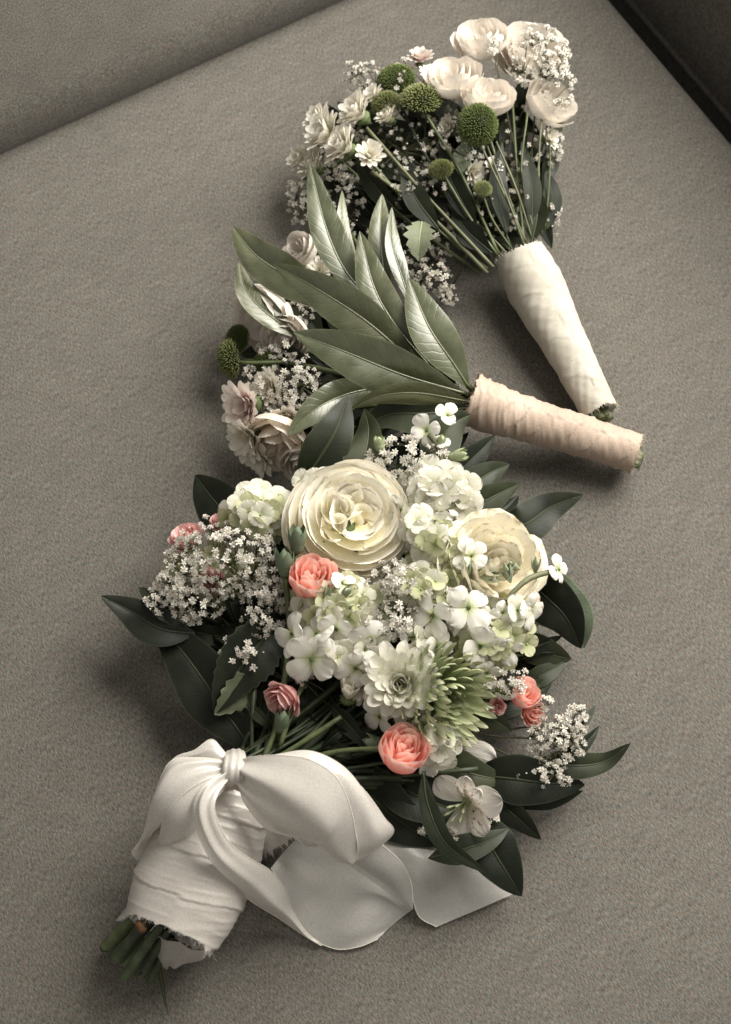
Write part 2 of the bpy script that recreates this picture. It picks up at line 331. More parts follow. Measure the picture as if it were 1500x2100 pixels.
# ------------------------------------------------------------------ petals, leaves, flowers
def prof(t, b=.3, tm=.6, p=2.0, q=.5):
    t = np.asarray(t); a = b + (1 - b) * np.sin(np.clip(t / tm, 0, 1) * math.pi / 2)
    c = np.clip(1 - np.clip((t - tm) / (1 - tm), 0, 1) ** p, 0, 1) ** q
    return np.where(t < tm, a, c)
def petal(L, Wd, e0, e1, r0=0., h0=0., phi=0., Rc=1e3, ruf=0, rufn=2.5, tip=0, nu=6, nv=8, b=.3, tm=.6, p=2., q=.5, ep=1.5, seed=0, noise=0., fold=0., mat=0, g=None, notch=0.):
    """a petal growing out of the z axis: e = elevation of its midline in degrees (0 flat, 90 upright)"""
    t = np.sin(np.linspace(0, 1, nv + 1) * math.pi / 2) ** 1.15
    e = np.radians(e0 + (e1 - e0) * t ** ep + tip * t ** 6)
    dt = np.diff(t); em = (e[1:] + e[:-1]) / 2
    r = r0 + np.r_[0, np.cumsum(np.cos(em) * dt)] * L; z = h0 + np.r_[0, np.cumsum(np.sin(em) * dt)] * L
    u = np.linspace(-1, 1, nu + 1); T, Ug = np.meshgrid(t, u, indexing='ij')
    w = Wd / 2 * prof(t, b, tm, p, q); s = Ug * w[:, None]
    x = Rc * np.sin(s / Rc); off = Rc * (1 - np.cos(s / Rc)) + np.abs(Ug) * fold * w[:, None]
    if ruf: off = off + ruf * L * np.sin(rufn * math.pi * Ug + seed * 1.7) * T ** 3
    if noise: off = off + noise * L * wave(Ug * 2, T * 3, seed + 11) * T
    rr = r[:, None] - np.sin(e)[:, None] * off; zz = z[:, None] + np.cos(e)[:, None] * off
    if notch: rr = rr - notch * L * np.exp(-(Ug / .28) ** 2) * T ** 8 * np.cos(e)[:, None]; zz = zz - notch * L * np.exp(-(Ug / .28) ** 2) * T ** 8 * np.sin(e)[:, None]
    A = np.dstack([rr * math.cos(phi) - x * math.sin(phi), rr * math.sin(phi) + x * math.cos(phi), zz])
    g = g or Geo(); g.grid(A, np.dstack([(Ug + 1) / 2, T]), mat); return g
def cup_petal(phi, rim, hz, A, base=(.1, -.5), belly=1.0, lip=0.06, drop=.28, spiral=.04, seed=0, noise=.035, nu=12, nv=12, crinkle=.02):
    """petal wrapped round the flower's axis: bezier profile base -> rim, half-angle A degrees"""
    t = np.linspace(0, 1, nv + 1); u = np.linspace(-1, 1, nu + 1); T, U = np.meshgrid(t, u, indexing='ij')
    rs = random.Random(seed)
    Tt = T * (1 - drop * np.abs(U) ** 2.6 - .05 * wave(U * 3, U, seed + 5))
    p0, p1, p2 = np.array(base), np.array([rim * belly, base[1] + (hz - base[1]) * .25]), np.array([rim, hz])
    r = (1 - Tt) ** 2 * p0[0] + 2 * Tt * (1 - Tt) * p1[0] + Tt ** 2 * p2[0]
    z = (1 - Tt) ** 2 * p0[1] + 2 * Tt * (1 - Tt) * p1[1] + Tt ** 2 * p2[1]
    k = np.clip((Tt - .78) / .22, 0, 1); r = r + lip * k ** 2; z = z - lip * .5 * k ** 3
    r = r * (1 + spiral * U) + noise * wave(U * 2.2, T * 2.5, seed) * (.3 + T) + crinkle * wave(U * 9, T * 4, seed + 3) * T ** 2
    z = z + crinkle * .8 * wave(U * 8, T, seed + 9) * T ** 3
    th = phi + U * math.radians(A) * (.35 + .65 * np.sin(np.clip(T * 1.25, 0, 1) * math.pi / 2))
    g = Geo(); g.grid(np.dstack([r * np.cos(th), r * np.sin(th), z]), np.dstack([(U + 1) / 2, T])); return g

def rose(root, name, pos, ax, Rm, rows, mat, seed=0, spin=0., stemlen=0, label=None, sepals=5, heart=False, drift=(0, 0), ns=.035, ck=.02):
    """rows: (count, rim, hz, halfangle, belly, lip, drop, base_z)"""
    g = Geo(); g.tube([[0, 0, -.72], [0, 0, -.6], [0, 0, -.45], [0, 0, -.3]], [.06, .17, .2, .1], 8)
    for k in range(sepals): petal(.5, .2, 20, 60, r0=.12, h0=-.55, phi=k * 6.28 / sepals, nu=2, nv=4, b=.9, tm=.2, p=1.2, q=.9, g=g)
    o = place(name, g.mesh('calyx', M['calyx']), root, frame(pos, ax, spin, Rm), label=label)
    rs = random.Random(seed + 99)
    for ri, (n, rim, hz, A, belly, lip, drop, bz) in enumerate(rows):
        off = rs.uniform(0, 6.28)
        for k in range(n):
            sd = seed * 1000 + ri * 50 + k
            me = cup_petal(off + k * 6.283 / n + rs.uniform(-.18, .18), rim * rs.uniform(.95, 1.04), hz + rs.uniform(-.05, .05), A * rs.uniform(.85, 1.1),
                           (.08, bz), belly, lip, drop * rs.uniform(.7, 1.3), seed=sd, noise=ns, crinkle=ck).mesh('petal', mat)
            f = ri / max(1, len(rows) - 1); child('petal', me, o, Matrix.Translation((drift[0] * f, drift[1] * f, 0)) @ Matrix.Rotation(R_(rs.uniform(-5, 5)), 4, 'X'))
    if heart:                                   # loosely folded inner petals crossing the open cup
        for k, (x, y, ph, rim, hz, A, by, drop) in enumerate([(.12, .08, 60, .46, .14, 75, .95, .2), (.10, .06, -70, .44, .0, 80, .9, .12), (.10, .06, 160, .42, .12, 60, .9, .2), (.18, .12, 40, .36, .04, 85, .9, .25), (.12, .04, -95, .34, -.12, 80, .8, .2),
                (-.22, .18, 165, .27, .2, 85, 1.1, .2), (-.2, .16, -20, .24, .14, 85, 1.2, .2), (-.22, .17, 80, .17, .16, 95, 1.1, .2), (.0, .30, 95, .28, .14, 80, 1.0, .25), (.02, .26, 250, .2, .06, 90, 1.1, .2),
                (.26, .02, -10, .28, -.02, 80, 1.0, .2), (.24, .06, 120, .24, -.1, 85, .9, .2), (-.28, -.14, 215, .24, .12, 80, 1.1, .2), (-.24, -.10, 30, .16, .04, 95, 1.1, .25), (.12, -.02, 250, .24, -.18, 90, .8, .15), (.1, .02, 70, .16, -.2, 100, .8, .2)]):
            me = cup_petal(R_(ph), rim, hz, A, (.03, -.42), by, .02, drop, .08, seed=k + 3, noise=.04, crinkle=.02).mesh('petal', mat)
            child('petal', me, o, Matrix.Translation((x + .03, y + .03, 0)))
    return o
BIG = [(4, 1.02, -.26, 60, 1.12, .05, .12, -.62), (4, 1.0, -.13, 60, 1.14, .05, .16, -.6), (4, .96, -.02, 58, 1.14, .05, .16, -.58), (3, .91, .07, 70, 1.12, .04, .2, -.55),
       (4, .84, .13, 54, 1.1, .04, .2, -.5), (3, .75, .17, 68, 1.1, .04, .22, -.5), (4, .65, .17, 54, 1.05, .03, .26, -.5)]
MED = [(5, 1.0, .05, 44, .85, .1, .25, -.6), (5, .86, .2, 46, .95, .05, .25, -.58), (5, .7, .32, 46, 1.0, .03, .25, -.55), (4, .54, .38, 52, 1.0, .02, .25, -.5),
       (4, .38, .4, 55, 1.0, 0, .25, -.45), (3, .22, .4, 65, 1, 0, .2, -.4), (2, .1, .38, 80, 1, 0, .2, -.4)]
OPEN = [(5, .96, .26, 44, 1.12, .08, .18, -.6), (4, .80, .40, 48, 1.15, .04, .2, -.58), (4, .60, .46, 50, 1.12, .02, .22, -.55), (3, .40, .46, 56, 1.05, 0, .2, -.5), (2, .2, .42, 60, 1, 0, .2, -.4)]
CARN = [(5, 1.0, .1, 44, .7, .16, .2, -1.0), (4, .86, .3, 52, .85, .08, .24, -.95), (4, .68, .42, 56, .9, .06, .26, -.9), (3, .48, .5, 64, 1, .04, .26, -.8), (3, .28, .5, 70, 1, .02, .3, -.8), (2, .14, .46, 85, 1, 0, .3, -.7)]

TULIP = [(4, .80, .42, 52, 1.25, .05, .24, -.8), (4, .72, .5, 50, 1.2, .04, .26, -.8), (3, .58, .56, 60, 1.15, .03, .28, -.75), (3, .42, .56, 64, 1.1, .02, .28, -.7), (3, .26, .54, 70, 1.05, .01, .3, -.7), (2, .13, .5, 85, 1, 0, .3, -.7)]
def stem(root, pts, r=.16, mat='stem', name='stem', n=12, node=True):
    c = pix(pts, n); k = len(c); rad = r / 100 * (1 + .12 * np.sin(np.linspace(0, 9, k) + c[0, 0] * 99))
    g = Geo(); g.tube(c, rad, 7); return place(name, g.mesh('stem', M[mat]), root)

def leaf(root, pts, wpx, mat='dleaf', roll=0., roll1=None, fold=.25, curl=0., b=.06, tm=.42, p=1.35, q=.8, serr=0., wav=.06, name='leaf', n=26, corr=.002, seed=None, label=None, parent=None):
    seed = seed if seed is not None else int(pts[0][0] * 7 + pts[-1][1])
    c = pix(pts, n + 1); mid = pts[len(pts) // 2]; Wm = wpx * S(*mid)
    T = np.gradient(c, axis=0); T /= np.linalg.norm(T, axis=1)[:, None]
    t = np.linspace(0, 1, n + 1); w = Wm / 2 * np.maximum(prof(t, b, tm, p, q), .012)
    us = np.array([-1, -.8, -.58, -.35, -.16, -.05, 0, .05, .16, .35, .58, .8, 1.]); A = np.zeros((n + 1, len(us), 3))
    roll1 = roll if roll1 is None else roll1
    for i in range(n + 1):
        view = nrm(cam_pos - c[i]); N0 = nrm(view - T[i] * np.dot(view, T[i])); B0 = np.cross(T[i], N0)
        a = R_(roll + (roll1 - roll) * t[i]); Nn = N0 * math.cos(a) + B0 * math.sin(a); B = np.cross(T[i], Nn)
        uu = us; wi = w[i]
        if serr: wi = w[i] * (1 + serr * ((i % 3) - 1))
        lift = np.abs(uu) * fold - curl * uu ** 2 + wav * wave(uu * 2.2, np.full_like(uu, t[i] * 7), seed) * np.abs(uu) - .012 * np.exp(-(uu / .07) ** 2)
        lift = lift + corr * np.sin((t[i] - .13 * np.abs(uu)) * 17 * 2 * math.pi) * np.abs(uu) * (1 - np.abs(uu)) * 2
        A[i] = c[i] + B[None] * (uu * wi)[:, None] + Nn[None] * (lift * wi)[:, None]
    U = np.dstack(np.meshgrid((us + 1) / 2, t)); g = Geo(); g.grid(A, U)
    g.tube(c[:-2] - 0 * T[:-2], np.linspace(.0011, .0003, n - 1) * (.5 + wpx / 160), 5); g.uv[-1] = np.array(g.uv[-1]) * np.array([[0, 1]]) + np.array([[.5, 0]])
    return place(name, g.mesh('leaf', M[mat]), parent or root, None, label=label)

# --- small shared meshes
def gyp_meshes():
    out = []
    for s in range(4):
        g = Geo(); r = random.Random(s); ph = r.uniform(0, 6)
        for n, e, L in ((6, 15, 1.0), (5, 42, .85), (4, 68, .6)):
            for k in range(n):
                petal(L * r.uniform(.75, 1.15), .44, e, e - 25 + r.uniform(-15, 15), phi=ph + k * 6.28 / n + r.uniform(-.25, .25), nu=2, nv=3, b=.3, tm=.7, ruf=.12, seed=r.randint(0, 99), g=g, h0=.05)
        g.tube([[0, 0, -.75], [0, 0, -.5], [0, 0, -.1], [0, 0, .1]], [.05, .26, .34, .3], 5, mat=1)
        out.append(g.mesh('floret', [M['gyp'], M['calyx']]))
    g = Geo(); g.tube([[0, 0, -.4], [0, 0, -.1], [0, 0, .25], [0, 0, .5]], [.12, .4, .42, .12], 6); g.tube([[0, 0, -.7], [0, 0, -.35], [0, 0, .0]], [.05, .2, .43], 5, mat=1)
    out.append(g.mesh('floret_bud', [M['gyp'], M['calyx']]))
    return out
GYP = gyp_meshes()
gyp_count = {}
def gyps(root, blobs, base, size=8.5, spread=1.0, buds=.12, seed=0, dome=2.0, tilt=(0, 0), twig=.036):
    """baby's breath spray: blobs = (px,py,z,rx,ry,n)"""
    r = random.Random(seed + 5); g = Geo(); fl = []
    b = P(*base)
    for (px, py, z, rx, ry, n) in blobs:
        cpos = P(px, py, z - 3.0); node = b + (cpos - b) * .7
        g.tube(catmull([b, b + (node - b) * .5 + np.array([0, 0, -.004]), node], 6), .0007, 4)
        subs = []
        for k in range(max(2, n // 7)):
            a, q = r.uniform(0, 6.28), math.sqrt(r.random()) * .75
            sp = P(px + rx * q * math.cos(a), py + ry * q * math.sin(a), z - 1.6 + dome * .4 * (1 - q * q)); subs.append(sp)
            g.tube(catmull([node, (node + sp) / 2 + np.array([r.uniform(-.004, .004), r.uniform(-.004, .004), .002]), sp], 5), .0005, 4)
        for k in range(int(n * 1.9)):
            a, q = r.uniform(0, 6.28), math.sqrt(r.random())
            x, y = px + rx * q * math.cos(a), py + ry * q * math.sin(a)
            pz = z + dome * (1 - q * q) - 1.0 + r.uniform(-1.6, .5)
            p = P(x, y, pz); sp = min(subs, key=lambda s: np.linalg.norm(s - p))
            ax = axis_at(p, .9 * q * math.cos(a) + tilt[0] + r.uniform(-.5, .5), -.9 * q * math.sin(a) + tilt[1] + r.uniform(-.5, .5))
            sz = size * .80 * S(x, y, pz) * r.uniform(.7, 1.25)
            g.tube(catmull([sp, (sp + p) / 2 - ax * .002, p - ax * sz * .7], 4), twig / 100, 3)
            if r.random() < buds: fl.append((4, frame(p, ax, r.uniform(0, 6), sz * .62)))
            else: fl.append((r.randint(0, 3), frame(p, ax, r.uniform(0, 6), sz)))
    o = place('babys_breath_spray', g.mesh('babys_breath_twigs', M['twig']), root)
    rest = []
    for k, m in fl:
        c = gyp_count.get(root.name, 0)
        if c < 300: place('floret', GYP[k], o, m); gyp_count[root.name] = c + 1
        else: rest.append((k, m))
    REST.setdefault(root.name, []).extend(rest)
    return o
REST = {}
def finish_rest(root):
    lst = REST.get(root.name)
    if not lst: return
    g = Geo()
    tm = {}
    for k, m in lst:
        me = GYP[k]; nv = len(me.vertices); V = np.empty(nv * 3); me.vertices.foreach_get('co', V)
        F = np.empty(len(me.loops), np.int32); me.loops.foreach_get('vertex_index', F); mi = np.empty(len(me.polygons), np.int32); me.polygons.foreach_get('material_index', mi)
        UVl = np.empty(len(me.loops) * 2); me.uv_layers[0].data.foreach_get('uv', UVl); uvv = np.zeros((nv, 2)); uvv[F] = UVl.reshape(-1, 2)
        a = np.array(m); g.v.append(V.reshape(-1, 3) @ a[:3, :3].T + a[:3, 3]); g.f.append(F.reshape(-1, 4) + g.n); g.uv.append(uvv); g.m += list(mi); g.n += nv
    place('small_florets', g.mesh('small_florets', [M['gyp'], M['calyx']]), root, None, kind='stuff')

def petal_set(mat, n, **kw):
    return [petal(seed=i * 13 + 1, **kw).mesh('petal', M[mat]) for i in range(n)]
ST = petal_set('white', 4, L=1.0, Wd=.98, e0=25, e1=-8, r0=.05, b=.25, tm=.68, ruf=.05, noise=.09, tip=-25, Rc=-1.3, nu=8, nv=9, notch=.05)
HY = petal_set('hyd', 4, L=1.0, Wd=1.08, e0=28, e1=12, r0=.04, b=.35, tm=.6, Rc=1.4, ruf=.03, noise=.05, nu=7, nv=8, p=1.7)
HW = petal_set('hydw', 4, L=1.0, Wd=1.15, e0=28, e1=0, r0=.04, b=.35, tm=.62, ruf=.07, noise=.07, nu=8, nv=8)
def heart_mesh(mat, s=.16):
    g = Geo(); g.tube([[0, 0, -.9], [0, 0, -.3], [0, 0, .02]], [s * .4, s * .8, s], 6)
    for k in range(4): g.tube([[0, 0, 0], [s * .5 * math.cos(k * 1.57), s * .5 * math.sin(k * 1.57), .12]], [s * .35, s * .22], 5)
    return g.mesh('flower_heart', M[mat])
HEART = heart_mesh('paleg', .12); HEART2 = heart_mesh('calyx', .1)
def four(root, name, px, py, z, size, tx=0, ty=0, spin=None, ps=None, parent=None, n=4, e=0., heart=None):
    """four-petalled flower; size = petal length in px"""
    pos = P(px, py, z); s = size * S(px, py, z); spin = rnd.uniform(0, 1.6) if spin is None else R_(spin); ps = ps or ST
    m = frame(pos, axis_at(pos, tx, ty), spin, s)
    o = place(name, heart or HEART2, parent or root, m)
    if parent is not None: return o
    for k in range(n):
        child('petal', ps[k % 4], o, Matrix.Rotation(k * 6.283 / n + rnd.uniform(-.16, .16), 4, 'Z') @ Matrix.Rotation(-R_(e + rnd.uniform(-28, 22)), 4, 'Y') @ Matrix.Rotation(R_(rnd.uniform(-22, 22)), 4, 'X') @ Matrix.Scale(rnd.uniform(.84, 1.08), 4))
    return o
def floret4(mat, seed, wide=1.1, e0=28, e1=8):
    g = Geo(); r = random.Random(seed)
    for k in range(4): petal(1.0, wide, e0 + r.uniform(-8, 8), e1 + r.uniform(-10, 10), r0=.04, phi=k * 1.571 + r.uniform(-.15, .15), b=.35, tm=.6, ruf=.05, noise=.07, nu=6, nv=6, seed=seed * 7 + k, p=1.8, g=g, h0=.02 * (k % 2))
    g.tube([[0, 0, -.7], [0, 0, 0], [0, 0, .12]], [.05, .07, .08], 5, mat=1)
    return g.mesh('hydrangea_floret', [M[mat], M['paleg']])
HYF = [floret4('hyd', s) for s in range(5)]; HWF = [floret4('hydw', s + 9, 1.2, 20, -5) for s in range(4)]
def hydrangea(root, px, py, z, rx, ry, n, size, ms=None, seed=0, dome=2.2):
    r = random.Random(seed); ms = ms or HYF
    c = P(px, py, z - 4); g = Geo(); pts = []
    for k in range(n):                      # sunflower spread over a dome
        q = math.sqrt((k + .5) / n); a = k * 2.4 + r.uniform(-.3, .3) + seed
        x, y = px + rx * q * math.cos(a), py + ry * q * math.sin(a); zz = z + dome * (1 - q * q) - dome * .3 + r.uniform(-.35, .35)
        p = P(x, y, zz); pts.append((p, axis_at(p, .8 * q * math.cos(a) + r.uniform(-.3, .3), -.8 * q * math.sin(a) + r.uniform(-.3, .3)), size * S(x, y, zz) * r.uniform(.85, 1.12)))
        g.tube([c, p], .0008, 4)
    o = place('hydrangea_head', g.mesh('hydrangea_stalks', M['paleg']), root)
    for p, ax, s in pts: place('floret', ms[r.randint(0, len(ms) - 1)], o, frame(p, ax, r.uniform(0, 6.28), s))
    return o

def mum(root, name, px, py, z, R, tx, ty, rows, mat, width=.2, seed=0, spin=0., disc=None, back=True, parts=True, **kw):
    """rows: (count, length, e0, e1)"""
    pos = P(px, py, z); s = R * S(px, py, z); r = random.Random(seed)
    g = Geo(); g.tube([[0, 0, -.42], [0, 0, -.3], [0, 0, -.12], [0, 0, .0], [0, 0, .03]], [.06, .16, .3, .3, .1], 10)
    for k in range(12): petal(.3, .12, 10, 40, r0=.12, h0=-.2, phi=k * .52, nu=2, nv=3, b=.9, tm=.3, p=1.2, g=g)
    o = place(name, g.mesh('flower_base', M['calyx']), root, frame(pos, axis_at(pos, tx, ty), spin, s))
    lib = {}
    for ri, (n, L, e0, e1) in enumerate(rows):
        vs = [petal(L, width * (.8 + .5 * L), e0, e1, r0=.07, h0=-.08 + .05 * ri, Rc=width * 1.1, b=.4, tm=.7, p=1.8, nu=4, nv=7, noise=.05, seed=seed + ri * 5 + j, **kw).mesh('petal', M[mat]) for j in range(3)]
        off = r.uniform(0, 6)
        for k in range(n):
            child('petal', vs[k % 3], o, Matrix.Rotation(off + k * 6.283 / n + r.uniform(-.08, .08), 4, 'Z') @ Matrix.Rotation(R_(r.uniform(-7, 7)), 4, 'Y') @ Matrix.Scale(r.uniform(.88, 1.08), 4))
    return o
def button_geo(n=190, half=False, seed=0, L=.34, thick=.05, core=.68, zmin=-.35):
    g = Geo(); r = random.Random(seed)
    th = np.linspace(-1.2 if not half else -.3, 1.57, 9); rows = np.array([[[core * math.cos(a) * math.cos(p), core * math.cos(a) * math.sin(p), core * math.sin(a)] for p in np.linspace(0, 6.283, 16, endpoint=False)] for a in th]); g.grid(rows, mat=0, wrap=True)
    g.uv[-1] = g.uv[-1] * 0
    for k in range(n):
        zz = 1 - (k + .5) / n * (1 - zmin); a = k * 2.39996; q = math.sqrt(max(0, 1 - zz * zz)); d = np.array([q * math.cos(a), q * math.sin(a), zz])
        j = nrm(d + np.array([r.uniform(-.15, .15) for _ in range(3)])); tpos = d * core * .95
        bend = nrm(j + np.array([0, 0, .45]))
        l = L * r.uniform(.8, 1.15)
        g.tube([tpos, tpos + j * l * .45, tpos + j * l * .75 + bend * l * .15, tpos + (j * .8 + bend * .4) * l], [thick * .7, thick, thick * 1.15, thick * .5], 5)
        n_ = g.v[-1].shape[0] // 5; g.uv[-1] = np.repeat(np.linspace(0, 1, n_), 5)[:, None] * np.ones((1, 2))
    return g
BUTTON = button_geo(520, seed=1, L=.24, thick=.03, core=.78).mesh('green_button_bloom', M['button'])
BUTTONL = button_geo(380, half=True, seed=2, L=.34, thick=.034, core=.72, zmin=-.1).mesh('lime_button_bloom', M['buttonl'])
def button(root, px, py, z, R, tx=0, ty=0, lime=False, label=None):
    pos = P(px, py, z)
    return place('button_chrysanthemum', BUTTONL if lime else BUTTON, root, frame(pos, axis_at(pos, tx, ty), rnd.uniform(0, 6), R * S(px, py, z) / .98) @ Matrix.Rotation(rnd.uniform(-.2, .2), 4, 'X') @ Matrix.Diagonal((1, rnd.uniform(.88, 1), .72, 1)))

def bud(root, px, py, z, w, h, tx, ty, mat='bud', name='bud'):
    pos = P(px, py, z); s = h * S(px, py, z); k = w / h / 2
    g = Geo()
    for i in range(5):
        petal(1.05, k * 1.9, 40, 100, r0=k * .25, h0=-.05, phi=i * 1.2566, Rc=k * .95, nu=5, nv=8, b=.55, tm=.42, p=1.5, q=.8, ep=.7, g=g, seed=i)
    g.tube([[0, 0, -.15], [0, 0, 0], [0, 0, .35], [0, 0, .7], [0, 0, .93]], [k * .3, k * .8, k * .95, k * .6, .02], 9)
    a = rt * tx + up * ty + nrm(cam_pos - pos) * .35
    return place(name, g.mesh('bud', M[mat]), root, frame(pos, a, rnd.uniform(0, 6), s))

# ------------------------------------------------------------------ cloth pieces
def loft(parent, name, A, B, bulge=0.0, mat='satin', n=56, m=18, wr=0., wrn=5, hemA=True, hemB=True, seed=0, bpow=1.0, kn=0.0, label=None):
    a = pix(A, n); b = pix(B, n); v = np.linspace(0, 1, m); t = np.linspace(0, 1, n)
    D = b - a; T = np.gradient((a + b) / 2, axis=0); Nn = np.cross(T, D); Nn /= np.linalg.norm(Nn, axis=1)[:, None] + 1e-9
    sg = np.sign(Nn @ nrm(cam_pos)); sg[sg == 0] = 1; Nn *= np.sign(np.mean(sg))
    for _ in range(6): Nn[1:-1] = (Nn[:-2] + Nn[1:-1] + Nn[2:]) / 3
    bu = (bulge if callable(bulge) else (lambda x: bulge * np.sin(math.pi * np.clip(x * .92 + .04, 0, 1)) ** bpow))(t) / 100
    Wd = np.linalg.norm(D, axis=1)
    G = a[:, None] + D[:, None] * v[None, :, None]
    off = bu[:, None] * np.sin(math.pi * v)[None] + wr / 100 * np.sin(wrn * math.pi * v[None] + 2 * t[:, None] + seed) * np.sin(math.pi * v)[None] ** .5
    if kn: off = off + kn / 100 * (np.exp(-t * 3.2)[:, None]) * np.cos(4.5 * math.pi * v[None] + seed) * np.sin(math.pi * v)[None]
    off = off + .0008 * wave(t[:, None] * 4 + 0 * v[None], v[None] * 3 + 0 * t[:, None], seed + 3)
    G = G + Nn[:, None] * off[..., None]
    g = Geo(); g.grid(G)
    if hemA: g.tube(G[:, 0], .0003, 5, mat=1)
    if hemB: g.tube(G[:, -1], .0003, 5, mat=1)
    return place(name, g.mesh('ribbon', [M[mat], M['hem']]), parent, None, label=label)

def wrap(root, name, pts, half, mat, kind, seed=0, n=150, m=96, squash=.95, label=None, endjag=(.15, .15)):
    """bound handle: pts (px,py,z) centre line, half = half widths in px; kind sets how the cloth folds"""
    c = pix(pts, n); hw = np.interp(np.linspace(0, 1, n), np.linspace(0, 1, len(half)), half) ; sc = S(*pts[len(pts) // 2]); rad = hw * sc
    for _ in range(8): rad[1:-1] = (rad[:-2] + rad[1:-1] + rad[2:]) / 3
    T = np.gradient(c, axis=0); T /= np.linalg.norm(T, axis=1)[:, None]; Zu = np.array([0, 0, 1.])
    an = np.linspace(0, 2 * math.pi, m, endpoint=False); seg = np.r_[0, np.cumsum(np.linalg.norm(np.diff(c, axis=0), axis=1))] * 100  # cm
    A = np.zeros((n, m, 3)); r = random.Random(seed)
    for i in range(n):
        b = nrm(np.cross(T[i], Zu)); a = np.cross(b, T[i]); s = seg[i]; d = np.zeros(m)
        if kind == 'peach':
            pitch = 1.5; x = (s + 0.45 * np.sin(an) + .8 * wave(an * .8, an * 0 + s * .5, seed, f=1.)) / pitch + an / 6.283; fr = x % 1
            d += .09 * fr ** 2.5 * (.6 + .4 * np.sin(s * 1.3 + 2)) - .03
            tight = np.exp(-s / 2.5)
            for k in range(4):
                d += (.05 + .03 * tight) * np.clip(.35 + wave(an * .8, an * 0 + s * .9, seed + 60 + k, f=1.2) * 1.5 + tight, 0, 1.3) * (1 - np.abs(np.sin((1.5 + .9 * k) * (s + .6 * np.sin(an + k) + .5 * wave(an * 1.0, an * 0 + s * .25, seed + k)) + k * 1.3))) ** 2.2
            d += .07 * wave(an * 1.5, an * 0 + s * 1.2, seed + 20) + .04 * wave(an * 4, an * 0 + s * 2.5, seed + 22)
        elif kind == 'cream':
            pitch = 2.6; x = (s + .9 * np.sin(an + .5) + 1.1 * wave(an * .7, an * 0 + s * .35, seed + 50)) / pitch + an / 6.283; fr = x % 1
            d += .05 * fr ** 3 * (.5 + .5 * np.sin(s * 1.7 + an)) - .02
            for k in range(3):
                d += .03 * (.5 + .5 * np.sin(an * 2 + s + k)) * (1 - np.abs(np.sin((1.5 + 1.1 * k) * (s + .9 * np.sin(an + k) + .6 * wave(an, an * 0 + s * .2, seed + k))))) ** 2
            d += .13 * wave(an * 1.3, an * 0 + s * .5, seed + 20) + .05 * wave(an * 3, an * 0 + s * 1.6, seed + 21)
        else:
            pitch = 3.0; x = (s - 1.3 * np.sin(an + .9) + .3 * wave(an, an * 0 + s * .3, seed)) / pitch + an / 6.283; fr = x % 1
            d += .12 * fr ** 4 - .03
            for k in range(5):
                d += .06 * np.clip(.3 + 1.4 * wave(an * .7, an * 0 + s * .5, seed + 70 + k), 0, 1) * (1 - np.abs(np.sin((1.1 + .75 * k) * (s - 1.0 * np.sin(an + .6 + .2 * k) + .8 * wave(an, an * 0 + s * .22, seed + k))))) ** 2.6
            d += .13 * wave(an * 1.2, an * 0 + s * .45, seed + 20)
        rr = rad[i] + d / 100
        A[i] = c[i] + a * (np.cos(an) * rr * squash)[:, None] + b * (np.sin(an) * rr)[:, None]
    for e, k in ((0, endjag[0]), (-1, endjag[1])):      # torn, uneven ends
        jag = k / 100 * (wave(an * 5, an, seed + 31 + e, f=2) + .6 * wave(an * 17, an, seed + 3, f=2)); A[e] += T[e] * jag[:, None] * (-1 if e == 0 else 1)
    g = Geo(); U = np.dstack(np.meshgrid(np.linspace(0, 1, m), np.linspace(0, 1, n))); g.grid(A, U, wrap=True)
    inner = np.array([c[0] + (A[0] - c[0]) * k + T[0] * (1 - k) * .012 for k in (1, .9, .6, .1)]); g.grid(inner, wrap=True)
    inner = np.array([c[-1] + (A[-1] - c[-1]) * k - T[-1] * (1 - k) * .012 for k in (1, .9, .6, .1)]); g.grid(inner, wrap=True)
    o = place(name, g.mesh('wrap', M[mat]), root, None, label=label)
    g = Geo()                                            # loose threads at both torn ends
    for e, tt in ((0, -T[0]), (-1, T[-1])):
        for k in range(150):
            j = r.randrange(m); p = A[e][j] + (A[e][(j + 1) % m] - A[e][j]) * r.random(); o_ = nrm(p - c[e]); l = r.uniform(.0008, .0038) * (1.7 if r.random() < .1 else 1)
            d = nrm(tt + o_ * r.uniform(-.2, .5) + np.array([r.uniform(-.5, .5) for _ in range(3)]))
            g.tube([p - tt * .001, p + d * l * .6, p + d * l + o_ * l * r.uniform(-.3, .3)], .00007, 3, cap=False)
    for k in range(60):                                  # fuzz along the overlaps
        i = r.randrange(4, n - 4); j = r.randrange(m); p = A[i][j]; o_ = nrm(p - c[i])
        d = nrm(o_ * r.uniform(.1, .6) + np.array([r.uniform(-1, 1) for _ in range(3)])); l = r.uniform(.001, .003); g.tube([p, p + d * l * .5, p + d * l - o_ * l * .2], .00005, 3, cap=False)
    place('frayed_threads', g.mesh('frayed_threads', M[mat]), o, None, kind='stuff')
    return o

